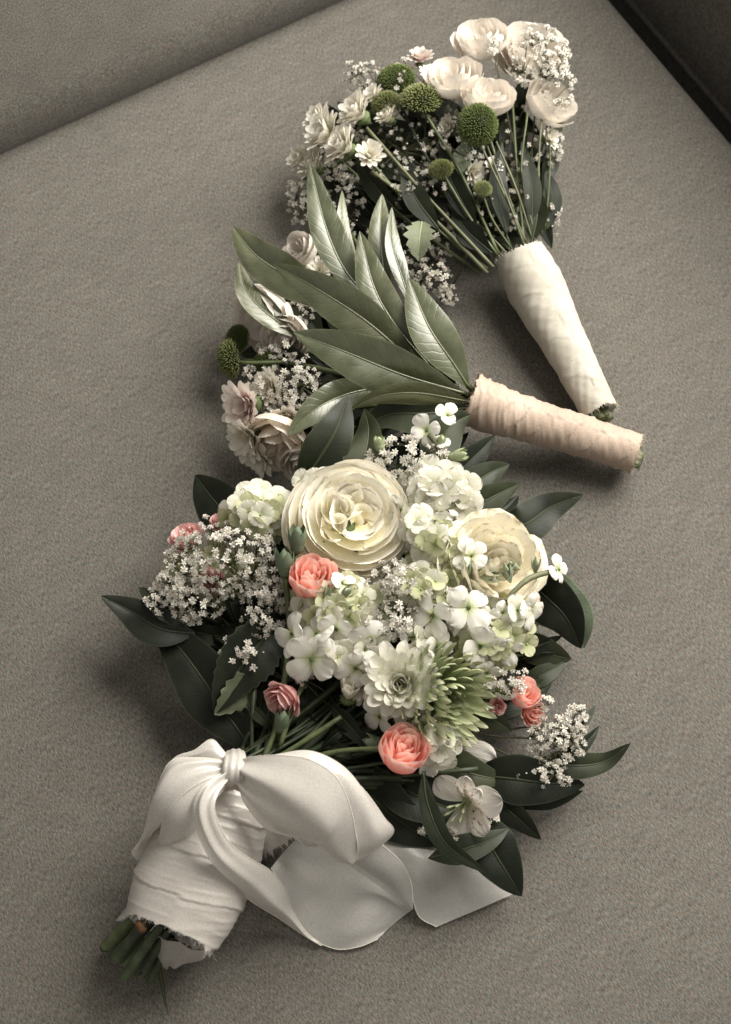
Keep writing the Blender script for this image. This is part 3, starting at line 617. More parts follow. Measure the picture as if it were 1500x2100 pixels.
def fill_leaves(root, blobs, mats=('dleaf', 'dleaf', 'gleaf'), seed=0):  # dark filler leaves, added so the depths of the bouquets read as shade
    """inner foliage: (px,py,z,rx,ry,n,len,dirx,diry)"""
    r = random.Random(seed)
    for (px, py, z, rx, ry, n, L, dx, dy) in blobs:
        for k in range(n):
            a, q = r.uniform(0, 6.28), math.sqrt(r.random()); x, y = px + rx * q * math.cos(a), py + ry * q * math.sin(a); zz = max(.6, z + r.uniform(-1.6, .6) - 1.5 * q * q)
            d = nrm(np.array([dx + r.uniform(-.7, .7), dy + r.uniform(-.7, .7)])); l = L * r.uniform(.7, 1.2)
            leaf(root, [(x - d[0] * l / 2, y - d[1] * l / 2, zz), (x, y, zz + .7), (x + d[0] * l / 2, y + d[1] * l / 2, zz + r.uniform(-.6, .3))], l * r.uniform(.28, .42), r.choice(mats), roll=r.uniform(-50, 50), n=12)

# ================================================================== the sofa
K = P(1097, -183); E1 = nrm(P(0, 310) - P(690, 0)); E2 = nrm(P(1500, 300) - P(1250, 0))
E2 = nrm(E2 - E1 * np.dot(E1, E2))            # square the corner
SM = Matrix([[E1[i], E2[i], (0, 0, 1)[i], K[i]] for i in range(3)] + [[0, 0, 0, 1]])   # x along the backrest, y along the armrest
def cushion(name, lo, hi, rad, parent, label=None, seg=7, M_=None, crown=0.0):
    """box with round edges, finely gridded, softly uneven"""
    import bmesh
    bm = bmesh.new(); bmesh.ops.create_cube(bm, size=1)
    lo, hi = Vector(lo), Vector(hi)
    for v in bm.verts: v.co = Vector([(lo[i] + hi[i]) / 2 + v.co[i] * (hi[i] - lo[i]) for i in range(3)])
    bmesh.ops.bevel(bm, geom=bm.edges[:] , offset=rad, segments=seg, affect='EDGES', profile=.5)
    for f in bm.faces: f.smooth = True
    me = bpy.data.meshes.new(name); bm.to_mesh(me); bm.free(); me.materials.append(M['fabric'])
    return place(name, me, parent, SM @ (M_ or Matrix.Identity(4)), label=label)
sofa = thing('sofa', tuple(K + E1 * .8 + E2 * .5 + np.array([0, 0, -.4])), 'grey-beige woven fabric sofa under the three bouquets, its backrest and armrest just in view', 'sofa')
cushion('seat_cushion', (-.008, -.07, -.17), (1.9, 1.5, 0), .022, sofa)
cushion('seat_base', (-.03, -.05, -.40), (1.9, 1.48, -.175), .02, sofa)
TB = Matrix.Rotation(R_(32), 4, 'X')
cushion('backrest', (-.02, -.20, .0), (1.9, .0, .55), .06, sofa, M_=Matrix.Translation((0, .030, .002)) @ TB)
cushion('armrest', (-.235, -.2, -.38), (-.052, 1.5, .20), .03, sofa)
def pipe(name, pts, r=.0028):
    g = Geo(); g.tube([np.array(SM @ Vector(p)) for p in pts], r, 8); place(name, g.mesh('piping', M['fabric']), sofa)
pipe('piping', [(-.0505, -.1 + .1 * k, -.055) for k in range(17)])

# ================================================================== bouquet bound in cream cotton (back)
b1 = thing('bridesmaid_bouquet', tuple(P(1000, 450, 0)), 'bouquet of blush roses and green button blooms bound in cream cotton, farthest back', 'bouquet', 'wedding bouquets laid on the sofa')
wrap(b1, 'handle_wrap', [(1066, 520, 4.0), (1092, 575, 3.4), (1135, 660, 2.9), (1185, 755, 2.5), (1232, 846, 2.1)], [52, 60, 56, 50, 44, 40, 38], 'gauze', 'cream', seed=3, endjag=(.35, .25))
for k, (dx, dy) in enumerate([(-14, -4), (-4, 2), (6, -2), (14, 4), (0, 8), (10, 12), (-8, 9)]):
    stem(b1, [(1200 + dx, 790 + dy, 2.2), (1238 + dx, 858 + dy * .6, 2.2 - .12 * k)], .36, 'steml' if k % 2 else 'stem', 'cut_stem')
fill_leaves(b1, [(850, 330, 3.4, 170, 120, 34, 130, .6, .6), (990, 430, 3.5, 110, 90, 22, 120, .4, .8), (760, 430, 2.5, 100, 90, 14, 120, .8, .5), (1080, 330, 3.5, 60, 150, 14, 120, .1, 1)], seed=4)
ST1 = [((752, 262, 7.5), (860, 385, 6.2), (1012, 548, 4.8), .2, 'steml'), ((762, 352, 6.5), (880, 440, 5.4), (1000, 560, 4.4), .24, 'steml'), ((872, 232, 8), (945, 355, 6.6), (1022, 520, 5), .2, 'stem'),
       ((988, 300, 9), (1035, 400, 7), (1082, 500, 5), .13, 'steml'), ((905, 350, 7), (960, 440, 6), (1020, 522, 5), .15, 'stem'), ((1018, 290, 8.5), (1060, 390, 7), (1092, 492, 5), .13, 'steml'),
       ((1082, 232, 8), (1070, 360, 6.6), (1100, 490, 5), .12, 'stem'), ((1112, 230, 7.5), (1105, 350, 6.3), (1112, 480, 4.6), .12, 'steml'), ((1128, 225, 7), (1128, 350, 6), (1118, 475, 4.4), .1, 'stem'),
       ((735, 300, 7), (840, 420, 5.5), (1000, 552, 4.2), .18, 'stem'), ((820, 210, 7), (880, 330, 5.6), (1010, 530, 4.2), .16, 'stemd'), ((990, 395, 7), (1010, 450, 6), (1050, 510, 5), .13, 'stem'),
       ((1052, 215, 7), (1060, 340, 6.2), (1075, 500, 5.2), .15, 'stem'), ((940, 220, 7), (985, 350, 5.6), (1050, 510, 5), .16, 'stemd'), ((700, 330, 5), (820, 440, 4.2), (985, 560, 3.8), .2, 'stem'),
       ((880, 300, 6), (950, 420, 5.4), (1040, 520, 4.8), .13, 'steml'), ((960, 120, 7), (1010, 300, 6.6), (1075, 495, 5.4), .14, 'stem'), ((1000, 300, 8.2), (1046, 420, 6.8), (1076, 505, 5.6), .1, 'steml')]
for a, b, c, r, m in ST1: stem(b1, [a, b, c], r * .72, m)
# blush roses, seen mostly from their sides
rose(b1, 'blush_rose', P(988, 82, 7.5), axis_at(P(988, 82, 7), -.2, 1.1), 58 * S(988, 82, 7.5), OPEN, M['blush'], 21)
rose(b1, 'blush_rose', P(1088, 105, 7), axis_at(P(1088, 105, 7), .15, .85), 74 * S(1088, 105, 7), MED, M['blush'], 22)
rose(b1, 'blush_rose', P(930, 160, 8.2), axis_at(P(930, 160, 8), -.1, 1.3), 62 * S(930, 160, 8.2), OPEN, M['blush'], 23)
rose(b1, 'blush_rose', P(1002, 200, 8.8), axis_at(P(1002, 200, 8), .15, 1.1), 56 * S(1002, 200, 8.8), OPEN, M['blush'], 24)
rose(b1, 'blush_rose', P(1128, 212, 7), axis_at(P(1128, 212, 7), .75, .9), 58 * S(1128, 212, 7), OPEN, M['blush'], 25)
button(b1, 980, 256, 9.6, 43, .05, .15)
button(b1, 864, 207, 8.0, 42, .1, 1.2, True); button(b1, 812, 165, 6.6, 40, -.2, .8, False); button(b1, 792, 215, 7.2, 32, -.4, 1, True)
button(b1, 905, 350, 7.2, 27, -.5, .9, True); button(b1, 990, 388, 7.0, 19, .2, .8, True)
D1 = [(14, 1.0, 50, 25), (12, .92, 62, 45), (9, .75, 75, 70)]
for i, (x, y, z, R, tx, ty) in enumerate([(742, 240, 8, 56, -1.2, 1.0), (680, 285, 6.2, 62, -1.3, .9), (716, 308, 7.6, 56, -1.3, .9), (757, 322, 7.6, 38, .1, .5), (650, 345, 4.5, 46, -1.2, .9), (665, 255, 5.6, 48, -1.4, 1.1), (625, 330, 4, 40, -1.4, .6),
                                          (925, 262, 6.2, 30, -1, .3), (966, 352, 6, 34, .8, -.2), (862, 128, 6.5, 34, 0, 1.2), (880, 160, 6.5, 30, .3, 1)]):
    mum(b1, 'daisy', x, y, z, R, tx, ty, D1, 'daisy' if i not in (9,) else 'pmum', width=.26, seed=40 + i)
gyps(b1, [(1105, 120, 8.6, 72, 70, 62), (1140, 180, 8.2, 42, 60, 26), (1010, 95, 9.2, 20, 24, 9)], (1085, 420, 5.5), 9, seed=1, tilt=(.1, .4))
gyps(b1, [(1138, 310, 5, 18, 42, 20), (1133, 440, 4, 18, 46, 14)], (1100, 480, 4.2), 8.5, seed=2)
gyps(b1, [(755, 165, 5.5, 52, 38, 24), (722, 150, 5, 26, 26, 8)], (850, 330, 4), 7, seed=3, buds=.5)
gyps(b1, [(625, 400, 3.6, 36, 72, 46), (690, 345, 4.5, 40, 50, 22), (700, 430, 3.6, 50, 60, 22)], (820, 470, 3), 8.5, seed=4)
gyps(b1, [(830, 170, 7.4, 50, 50, 14), (840, 290, 6.0, 110, 80, 44), (930, 300, 6.4, 70, 60, 20), (800, 500, 3.8, 60, 60, 34), (900, 480, 3.6, 60, 50, 26), (890, 380, 6, 60, 40, 12), (1010, 420, 5.6, 70, 70, 16), (1070, 300, 6.4, 40, 80, 14)], (960, 470, 3.8), 7.5, seed=5)
gyps(b1, [(885, 570, 3.4, 42, 42, 34), (918, 610, 2.2, 22, 26, 9)], (960, 520, 3), 8.5, seed=6)
leaf(b1, [(865, 455, 6), (860, 490, 6.3), (858, 535, 5.6)], 58, 'sleaf', serr=.2, n=16, b=.3, tm=.45)
leaf(b1, [(1122, 470, 4), (1132, 400, 5), (1120, 350, 5)], 44, 'dleaf', roll=25); leaf(b1, [(1090, 500, 5), (1102, 440, 5.6), (1100, 380, 5.2)], 52, 'gleaf', roll=-20)
leaf(b1, [(1010, 520, 5.2), (955, 470, 5.4), (930, 420, 5)], 50, 'dleaf'); leaf(b1, [(960, 380, 5.5), (945, 330, 5.6), (955, 290, 5.4)], 44, 'sleaf', roll=20)
gyps(b1, [(700, 300, 5.8, 70, 60, 30), (800, 360, 5.4, 80, 60, 30), (950, 200, 6.6, 70, 40, 16), (1060, 420, 5.4, 50, 60, 16)], (940, 470, 3.8), 7.5, seed=7)
for x, y, z, R, tx, ty in [(800, 245, 7.2, 34, -.9, 1.0), (770, 205, 6.8, 34, -1.0, 1.2), (840, 395, 5.6, 28, -.5, .8), (1010, 345, 6.2, 26, .4, .8), (1120, 285, 6, 30, 1.0, .4)]:
    mum(b1, 'daisy', x, y, z, R, tx, ty, D1, 'daisy', width=.26, seed=int(x))
for pts, w in [([(900, 470, 5.4), (850, 400, 6.2), (830, 330, 6)], 50), ([(980, 470, 5.4), (930, 380, 6.4), (900, 300, 6.2)], 46), ([(1040, 480, 5.4), (1020, 380, 6.6), (1030, 290, 6.6)], 44), ([(820, 440, 5), (760, 370, 5.8), (730, 320, 5.6)], 46), ([(1090, 470, 5.2), (1090, 380, 6.4), (1070, 290, 6.4)], 40)]:
    leaf(b1, pts, w, 'dleaf', roll=rnd.uniform(-30, 30))
finish_rest(b1)

# ================================================================== bouquet bound in peach silk (middle), lying face down under its leaves
b2 = thing('bridesmaid_bouquet', tuple(P(800, 740, 0)), 'bouquet under long glossy olive leaves, bound in peach silk, between the other two', 'bouquet', 'wedding bouquets laid on the sofa')
wrap(b2, 'handle_wrap', [(962, 818, 4.6), (1010, 838, 4.2), (1100, 866, 3.4), (1200, 896, 2.8), (1304, 930, 2.3)], [53, 53, 47, 45, 44, 43, 42, 42], 'peachw', 'peach', seed=8, endjag=(.25, .12))
for k, (dx, dy) in enumerate([(0, -26), (3, -14), (5, -2), (4, 10), (0, 22), (8, 4)]):
    stem(b2, [(1260 + dx, 917 + dy, 2.6), (1311 + dx, 932 + dy, 2.2)], .34, 'steml' if k % 2 else 'stem', 'cut_stem')
stem(b2, [(1302, 915, 2), (1318, 940, 1.2), (1310, 965, .5)], .035, 'steml', 'loose_thread')
fill_leaves(b2, [(640, 700, 2.6, 110, 170, 20, 130, .8, .2), (780, 720, 3.2, 100, 80, 14, 130, .8, .5), (700, 880, 2.4, 90, 60, 12, 120, .8, -.2)], mats=('dleaf', 'dleaf', 'dleaf', 'gleaf'), seed=6)
for a, b, c in [((600, 560, 3.5), (770, 700, 4.6), (962, 812, 4.6)), ((560, 700, 3), (760, 760, 4.2), (962, 820, 4.2)), ((600, 860, 3), (780, 830, 4), (965, 826, 4)), ((720, 480, 4), (830, 660, 4.8), (970, 800, 5)), ((500, 740, 3.2), (600, 745, 3.6), (760, 780, 4))]:
    stem(b2, [a, b, c], .2, 'stem')
LV = [([(962, 795, 5.4), (930, 745, 7), (880, 670, 8.6), (838, 570, 9)], 104, 16, .35), ([(850, 640, 6.8), (822, 560, 8), (806, 500, 8.4), (804, 425, 8)], 44, 25, .3),
      ([(880, 750, 5.6), (815, 672, 7.6), (768, 590, 8.6), (738, 474, 8.8)], 86, 4, .35), ([(800, 620, 6), (785, 540, 7), (780, 470, 7.4), (784, 398, 7)], 58, -10, .3),
      ([(770, 620, 5.4), (712, 560, 7.2), (670, 470, 8.4), (636, 335, 8.8)], 78, 8, .35), ([(740, 560, 5), (706, 480, 6), (702, 390, 6)], 34, 20, .3),
      ([(860, 755, 6), (760, 665, 8), (660, 598, 9), (560, 541, 9)], 104, -8, .4), ([(690, 640, 5), (600, 575, 7.4), (524, 522, 8.2), (477, 464, 8)], 98, -14, .4),
      ([(640, 700, 4.8), (560, 652, 6.2), (508, 600, 6.6), (490, 538, 6.2)], 66, 28, .3), ([(952, 806, 5.6), (830, 770, 7.6), (710, 722, 8.8), (602, 681, 8.8)], 124, -6, .42),
      ([(966, 824, 5), (860, 806, 7.4), (780, 812, 7.8), (720, 838, 7)], 64, -30, .3), ([(800, 792, 4.6), (720, 806, 6), (650, 838, 6.8), (589, 893, 6.4)], 82, -10, .35)]
for i, (pts, w, ro, fo) in enumerate(LV):
    leaf(b2, pts, w * .88, 'oleaf', roll=ro + (9, -12, 4, -8)[i % 4], roll1=ro - (14, -10, 8, -16)[i % 4], fold=fo * .9, curl=.2, p=1.5, tm=.5, b=.03, wav=.09, n=34)
leaf(b2, [(964, 836, 4.4), (880, 848, 5.4), (800, 850, 5.2), (738, 880, 4.6)], 96, 'gleaf', roll=10, fold=.3)
leaf(b2, [(700, 560, 4), (660, 480, 5), (645, 420, 5)], 60, 'dleaf', roll=-20); leaf(b2, [(940, 800, 4), (860, 720, 5), (800, 640, 5.4)], 70, 'dleaf'); leaf(b2, [(840, 740, 4), (740, 640, 4.6), (640, 560, 4.6)], 80, 'dleaf')
rose(b2, 'blush_rose', P(545, 648, 4.2), axis_at(P(545, 648, 4), -1.1, -.5), 74 * S(545, 648, 4), OPEN, M['blush'], 31)
rose(b2, 'blush_rose', P(615, 515, 4.4), axis_at(P(615, 515, 4), -.9, .7), 46 * S(615, 515, 4), OPEN, M['blush'], 32)
rose(b2, 'peach_rose', P(572, 905, 3.8), axis_at(P(572, 905, 4), -.6, -1.0), 70 * S(572, 905, 4), OPEN, M['peach'], 33)
rose(b2, 'peach_rose', P(620, 945, 3.2), axis_at(P(620, 945, 4), .1, -1.1), 46 * S(620, 945, 3), OPEN, M['blush'], 34)
mum(b2, 'chrysanthemum', 518, 830, 3.8, 70, -1.0, -.2, [(15, 1.0, 55, 10), (13, .85, 65, 35), (9, .6, 75, 60)], 'pmum', width=.25, seed=60)
mum(b2, 'chrysanthemum', 518, 892, 3.2, 62, -1.0, -.7, [(15, 1.0, 50, 15), (12, .85, 65, 40)], 'daisy', width=.26, seed=61)
mum(b2, 'chrysanthemum', 590, 850, 4, 50, -.1, -.8, [(13, 1.0, 50, 15), (10, .8, 65, 40)], 'daisy', width=.26, seed=62)
mum(b2, 'chrysanthemum', 655, 560, 4.4, 38, -.2, .8, [(13, 1.0, 50, 15), (10, .8, 65, 40)], 'daisy', width=.26, seed=63)
button(b2, 476, 735, 3.4, 38, -1.5, -.1, True); button(b2, 488, 695, 3.2, 30, -1.0, .4, False); button(b2, 545, 745, 3.4, 28, -.6, .1, False)
stem(b2, [(480, 742, 3.8), (520, 744, 4.2), (580, 742, 4)], .16, 'stem')
gyps(b2, [(600, 790, 4.6, 62, 76, 92), (640, 850, 4.4, 34, 34, 22), (590, 705, 4.8, 34, 26, 16), (620, 640, 5, 26, 34, 14), (640, 920, 4, 30, 40, 14)], (760, 780, 4), 9, seed=10)
gyps(b2, [(845, 715, 5.6, 12, 10, 3), (800, 712, 5.6, 10, 8, 2), (935, 790, 5.6, 10, 5, 2)], (900, 780, 4.6), 8, seed=12)
gyps(b2, [(530, 775, 4.2, 40, 34, 26), (560, 720, 4.2, 34, 30, 18), (560, 860, 4.4, 40, 30, 18)], (700, 780, 3.6), 8.5, seed=13)
finish_rest(b2)

mum(b2, 'chrysanthemum', 560, 800, 3.6, 52, -.9, .2, [(15, 1.0, 50, 15), (12, .85, 65, 40), (8, .6, 75, 60)], 'daisy', width=.27, seed=65)
mum(b2, 'chrysanthemum', 540, 935, 2.4, 44, -.8, -.9, [(15, 1.0, 50, 15), (12, .85, 65, 40)], 'daisy', width=.27, seed=66)
rose(b2, 'blush_rose', P(590, 690, 4.6), axis_at(P(590, 690, 4), -.5, -.5), 52 * S(590, 690, 4), OPEN, M['blush'], 35)
# ================================================================== bridal bouquet (front)
b3 = thing('bridal_bouquet', tuple(P(740, 1350, 0)), 'largest bouquet, big cream rose and pink blooms, tied with a white satin bow', 'bouquet', 'wedding bouquets laid on the sofa')
fill_leaves(b3, [(600, 1470, 5.0, 120, 50, 16, 110, .3, .9), (720, 1500, 5, 90, 60, 12, 110, .8, .4), (700, 1250, 5.2, 230, 150, 46, 150, .5, .9), (600, 1440, 3.4, 130, 70, 20, 150, .4, .9), (870, 1600, 2.6, 170, 70, 26, 170, 1, .3), (1000, 1300, 4.4, 130, 180, 30, 130, .9, -.2), (860, 960, 4, 130, 60, 14, 120, .3, -1), (500, 1300, 3.5, 110, 110, 14, 130, -.6, -.6)], mats=('dleaf', 'dleaf', 'dleaf', 'gleaf'), seed=9)
DL = [([(400, 1300, 4.5), (330, 1290, 5), (270, 1255, 4.6), (207, 1222, 5.2)], 84, 'dleaf', 12), ([(520, 1540, 3.4), (455, 1450, 4), (385, 1350, 4.2), (312, 1262, 3.6)], 128, 'dleaf', -8),
      ([(380, 1290, 4.6), (330, 1240, 5), (285, 1204, 4.6)], 60, 'dleaf', 30), ([(510, 1100, 4.6), (465, 1055, 5), (430, 1015, 4.6), (401, 974, 3.8)], 104, 'dleaf', -15),
      ([(520, 1520, 3), (470, 1470, 3.6), (430, 1410, 3.8), (408, 1340, 3.4)], 84, 'gleaf', -30),
      ([(612, 1000, 5), (655, 940, 6.6), (690, 880, 7.4), (714, 812, 7)], 96, 'dleaf', 10), ([(700, 1010, 6), (740, 950, 6.6), (756, 890, 6.4), (748, 838, 6)], 80, 'gleaf', -20),
      ([(880, 970, 6), (900, 910, 6.4), (930, 870, 6.2), (965, 850, 5.6)], 90, 'gleaf', 15), ([(900, 1020, 5), (950, 960, 5.4), (985, 925, 5.2), (1016, 893, 4.4)], 60, 'dleaf', 20),
      ([(920, 1035, 5.4), (960, 1000, 6), (1005, 970, 5.8), (1046, 952, 4.8)], 62, 'gleaf', 5), ([(930, 1062, 5), (980, 1035, 5.8), (1025, 1012, 5.6), (1066, 992, 4.8)], 66, 'gleaf', 15), ([(940, 1080, 4.6), (990, 1062, 5.2), (1035, 1046, 5), (1064, 1016, 4.4)], 60, 'dleaf', -30),
      ([(1000, 1075, 4.6), (1070, 1078, 5.4), (1130, 1040, 5.2), (1197, 1014, 5.6)], 86, 'dleaf', -8), ([(1000, 1105, 6.4), (1030, 1078, 7), (1062, 1092, 6.6), (1078, 1145, 5.6)], 50, 'sleaf', 25),
      ([(1070, 1180, 4.6), (1120, 1225, 5.4), (1160, 1265, 5.2), (1192, 1330, 3.8)], 108, 'dleaf', 12), ([(1060, 1180, 3.6), (1130, 1230, 4), (1180, 1270, 4), (1198, 1330, 2.8)], 120, 'sleaf', -10), ([(1040, 1310, 3), (1100, 1330, 3.4), (1140, 1345, 3), (1172, 1352, 1.8)], 66, 'gleaf', 10), ([(1030, 1340, 2), (1070, 1362, 2.4), (1110, 1385, 2), (1094, 1400, 1)], 50, 'dleaf', 0),
      ([(1090, 1560, 3), (1170, 1570, 3.6), (1240, 1562, 3.2), (1294, 1524, 4.2)], 56, 'gleaf', 5), ([(960, 1590, 3.4), (1040, 1596, 4.2), (1120, 1606, 3.8), (1200, 1610, 2.4)], 104, 'dleaf', 5), ([(980, 1640, 2), (1060, 1632, 2.4), (1130, 1640, 2.2), (1196, 1622, 1.4)], 60, 'dleaf', 35),
      ([(1120, 1520, 3), (1175, 1500, 3.4), (1204, 1472, 3), (1222, 1446, 2.6)], 30, 'dleaf', 0), ([(1130, 1560, 2.6), (1180, 1540, 3), (1210, 1514, 2.8), (1230, 1488, 2.4)], 32, 'dleaf', 20),
      ([(985, 1660, 3), (1005, 1730, 3.6), (1040, 1790, 3), (1070, 1838, 1.8)], 106, 'dleaf', -6), ([(1010, 1620, 2.6), (1044, 1662, 3.2), (1076, 1690, 2.6), (1110, 1722, 1.6)], 54, 'dleaf', 15),
      ([(868, 1582, 7), (878, 1650, 6.6), (915, 1730, 6), (1000, 1792, 4)], 46, 'gleaf', 12), ([(880, 1760, 3.6), (940, 1745, 4.4), (1000, 1725, 4.4), (1044, 1700, 4)], 62, 'gleaf', -8),
      ([(700, 1560, 2.6), (760, 1630, 3.6), (830, 1690, 3.4), (905, 1735, 2.2)], 124, 'dleaf', 8), ([(760, 1580, 3), (830, 1620, 4), (900, 1650, 3.8), (990, 1680, 2.6)], 110, 'dleaf', -12), ([(700, 1600, 1.6), (760, 1690, 2), (840, 1740, 2), (950, 1760, 1.4)], 90, 'dleaf', 0),
      ([(860, 1560, 4), (920, 1570, 4.8), (980, 1590, 4.6), (1040, 1600, 3.6)], 80, 'gleaf', 0), ([(780, 1500, 4.6), (830, 1540, 5.2), (880, 1580, 5)], 60, 'dleaf', 0), ([(590, 1400, 5.5), (612, 1345, 6), (620, 1300, 6)], 60, 'gleaf', 0), ([(950, 1440, 4.6), (1010, 1475, 5), (1050, 1500, 4.6)], 60, 'gleaf', 15)]
for pts, w, m, ro in DL: leaf(b3, pts, w, m, roll=ro, fold=.3, curl=.15)
leaf(b3, [(560, 1290, 6.2), (520, 1335, 6.6), (480, 1390, 6), (440, 1464, 5)], 118, 'dleaf', roll=-5, serr=.05, b=.5, tm=.35, wav=.16, n=30)
leaf(b3, [(520, 1400, 5), (490, 1420, 5.4), (440, 1466, 5)], 78, 'sleaf', roll=-25, serr=.12, b=.5, tm=.35, wav=.2, n=18)
rs = random.Random(3)
for k in range(46):                            # the bundle of stems running into the handle
    x0, y0 = rs.uniform(520, 900), rs.uniform(1330, 1500)
    if k > 30: x0, y0 = rs.uniform(800, 1000), rs.uniform(1480, 1620)
    q = rs.uniform(-1, 1); x1, y1 = 505 + 38 * q, 1590 + 26 * q
    z0 = rs.uniform(2.6, 5.6); stem(b3, [(x0, y0, z0), ((x0 * .5 + x1 * .5) - 6, (y0 * .45 + y1 * .55), z0 * .5 + 2.6), (x1, y1, rs.uniform(3.4, 6.4))], rs.uniform(.1, .24), 'stemd')
for a, b, c in [((606, 1135, 9.4), (602, 1280, 7), (560, 1520, 5.6)), ((585, 1180, 9), (592, 1300, 7), (570, 1520, 5.4)), ((576, 1470, 6.4), (560, 1510, 6), (540, 1560, 5.6)), ((625, 1400, 6.6), (600, 1450, 6.6), (575, 1530, 6)), ((700, 1470, 6.6), (640, 1510, 6.4), (560, 1560, 6)), ((800, 1535, 7), (700, 1540, 6.4), (580, 1570, 5.6))]:
    stem(b3, [a, b, c], .2, 'stem')
# blooms
rose(b3, 'garden_rose', P(716, 1066, 9.2), axis_at(P(716, 1066, 9), .12, .34), 124 * S(716, 1062, 9.6), BIG, M['cream'], 5, heart=True, drift=(.10, .09), ns=.042, ck=.013, label='large fully open cream garden rose with a yellow heart')
rose(b3, 'cream_rose', P(1014, 1160, 8.2), axis_at(P(1014, 1160, 8), .45, .35), 118 * S(1018, 1168, 8), MED, M['cream2'], 12, ns=.05, ck=.035, label='ivory rose seen from its side with browned crinkled rims')
for x, y, z, R, tx, ty, m, sd, sp in [(641, 1186, 9.4, 58, .15, .75, 'pink', 41, 0), (826, 1538, 8.2, 60, .45, .75, 'pink', 42, 1), (578, 1438, 6.6, 42, -.8, -.7, 'pinkd', 43, 2), (381, 1100, 5.2, 34, -.5, .9, 'pinkd', 44, 0), (455, 1068, 5.4, 24, -.3, .9, 'pinkd', 45, 0),
                                      (432, 1190, 6, 26, -.2, .2, 'pinkd', 46, 0), (1074, 1420, 5.4, 38, .6, .5, 'pink', 47, 0), (1020, 1448, 6, 17, -.2, -.2, 'pinkd', 48, 0), (944, 1140, 8.6, 22, .2, .2, 'pink', 49, 0), (1094, 1462, 4.2, 28, .7, -.1, 'pink', 50, 0)]:
    rose(b3, 'carnation', P(x, y, z), axis_at(P(x, y, z), tx, ty), R * S(x, y, z), TULIP if sd in (41, 42, 47) else CARN, M[m], sd, spin=sp, ns=.085, ck=.035)
hydrangea(b3, 528, 1050, 7, 66, 44, 22, 29, HYF + HWF + HWF, seed=1); hydrangea(b3, 900, 1110, 8.6, 62, 50, 20, 25, HYF + HWF, seed=2); hydrangea(b3, 700, 1240, 8.6, 95, 55, 30, 27, HYF + HWF, seed=3)
hydrangea(b3, 1010, 1290, 7, 84, 66, 34, 25, seed=4); hydrangea(b3, 890, 1200, 8.2, 70, 60, 22, 25, seed=5); hydrangea(b3, 900, 1010, 8.4, 66, 52, 17, 36, HWF, seed=6, dome=1.6)
hydrangea(b3, 660, 990, 7.4, 50, 20, 9, 26, HWF, seed=8); hydrangea(b3, 890, 1520, 6.2, 46, 50, 16, 26, HWF, seed=9); hydrangea(b3, 690, 1330, 7.6, 84, 44, 24, 27, HWF, seed=7); hydrangea(b3, 855, 1080, 8.8, 26, 44, 8, 28, HWF, seed=11)
hydrangea(b3, 860, 1200, 8.4, 60, 50, 14, 28, HYF + HWF, seed=14); hydrangea(b3, 450, 1180, 4.2, 100, 60, 22, 26, seed=12, dome=1.4)
for a in [(962, 1246, 9.8, 52, .1, .1, 40), (888, 1262, 9.4, 50, -.8, -.1, 20), (985, 1325, 8.4, 54, .3, -.6, 0), (640, 1352, 9, 56, -.1, -.6, 50), (600, 1300, 8.6, 50, -.8, .2, 10), (690, 1290, 9.6, 44, -.2, -.7, 30), (762, 1312, 9.2, 46, .4, -.5, 70),
          (702, 1196, 10.2, 34, .3, .7, 20), (968, 1140, 9.8, 38, .1, .5, 35), (1146, 1168, 7.6, 32, 1.3, .1, 10), (1088, 1252, 8.2, 40, .9, -.4, 0), (1040, 1330, 7.6, 36, .4, -.5, 25), (875, 882, 9, 36, -.2, -.2, 15), (918, 852, 8.4, 28, .5, .3, 60), (860, 1345, 8.2, 46, -.4, -.9, 40),
          (730, 1370, 8.2, 44, .1, -.7, 10), (782, 1355, 8.6, 38, .2, -.3, 0), (780, 1470, 6.6, 44, -.8, -.4, 30), (885, 1560, 6, 40, .3, -.8, 20), (1000, 1380, 6.6, 32, .3, -.3, 20), (650, 1300, 9.4, 44, -.5, .4, 0), (905, 905, 8.6, 22, .2, .8, 0)]:
    four(b3, 'stock_flower', *a)
rs = random.Random(17)
for cx, cy, cz, rx, ry, n in [(760, 1318, 8.6, 120, 56, 13), (1000, 1262, 8.6, 80, 70, 9), (900, 1290, 8.6, 60, 60, 6), (880, 1050, 9.2, 60, 60, 6)]:
    for k in range(n):
        a, q = rs.uniform(0, 6.28), math.sqrt(rs.random())
        four(b3, 'stock_flower', cx + rx * q * math.cos(a), cy + ry * q * math.sin(a), cz + rs.uniform(-1, .3), rs.uniform(26, 42), q * math.cos(a) + rs.uniform(-.4, .4), -q * math.sin(a) + rs.uniform(-.4, .4), ps=rs.choice([ST, HW]))
for x, y, z, w, h, tx, ty, m in [(610, 1128, 9.6, 34, 56, 0, 1, 'bud'), (585, 1176, 9, 34, 58, -.05, 1, 'bud'), (780, 922, 8, 24, 30, -.1, 1, 'paleg'), (925, 938, 8.4, 22, 38, 1, .25, 'paleg'), (902, 915, 8.4, 18, 26, .3, 1, 'paleg'), (575, 1498, 6, 30, 50, .2, .9, 'bud'), (780, 1528, 5.6, 34, 44, -1, .3, 'bud'), (990, 1185, 9, 14, 40, .9, .1, 'budl'), (960, 1180, 9.2, 13, 38, -.2, 1, 'budl'), (985, 1165, 9.2, 12, 34, .4, .9, 'budl'), (1046, 1190, 8.8, 13, 40, -.3, 1, 'budl'), (1062, 1166, 8.6, 13, 34, -.9, .5, 'budl'), (1098, 1172, 8.4, 11, 32, .1, 1, 'budl'), (690, 1245, 9.6, 15, 44, .9, .1, 'paleg'), (670, 1235, 9.8, 13, 40, .3, .9, 'budl'), (700, 1225, 9.8, 14, 36, .6, .5, 'budl')]:
    bud(b3, x, y, z, w, h, tx, ty, m)
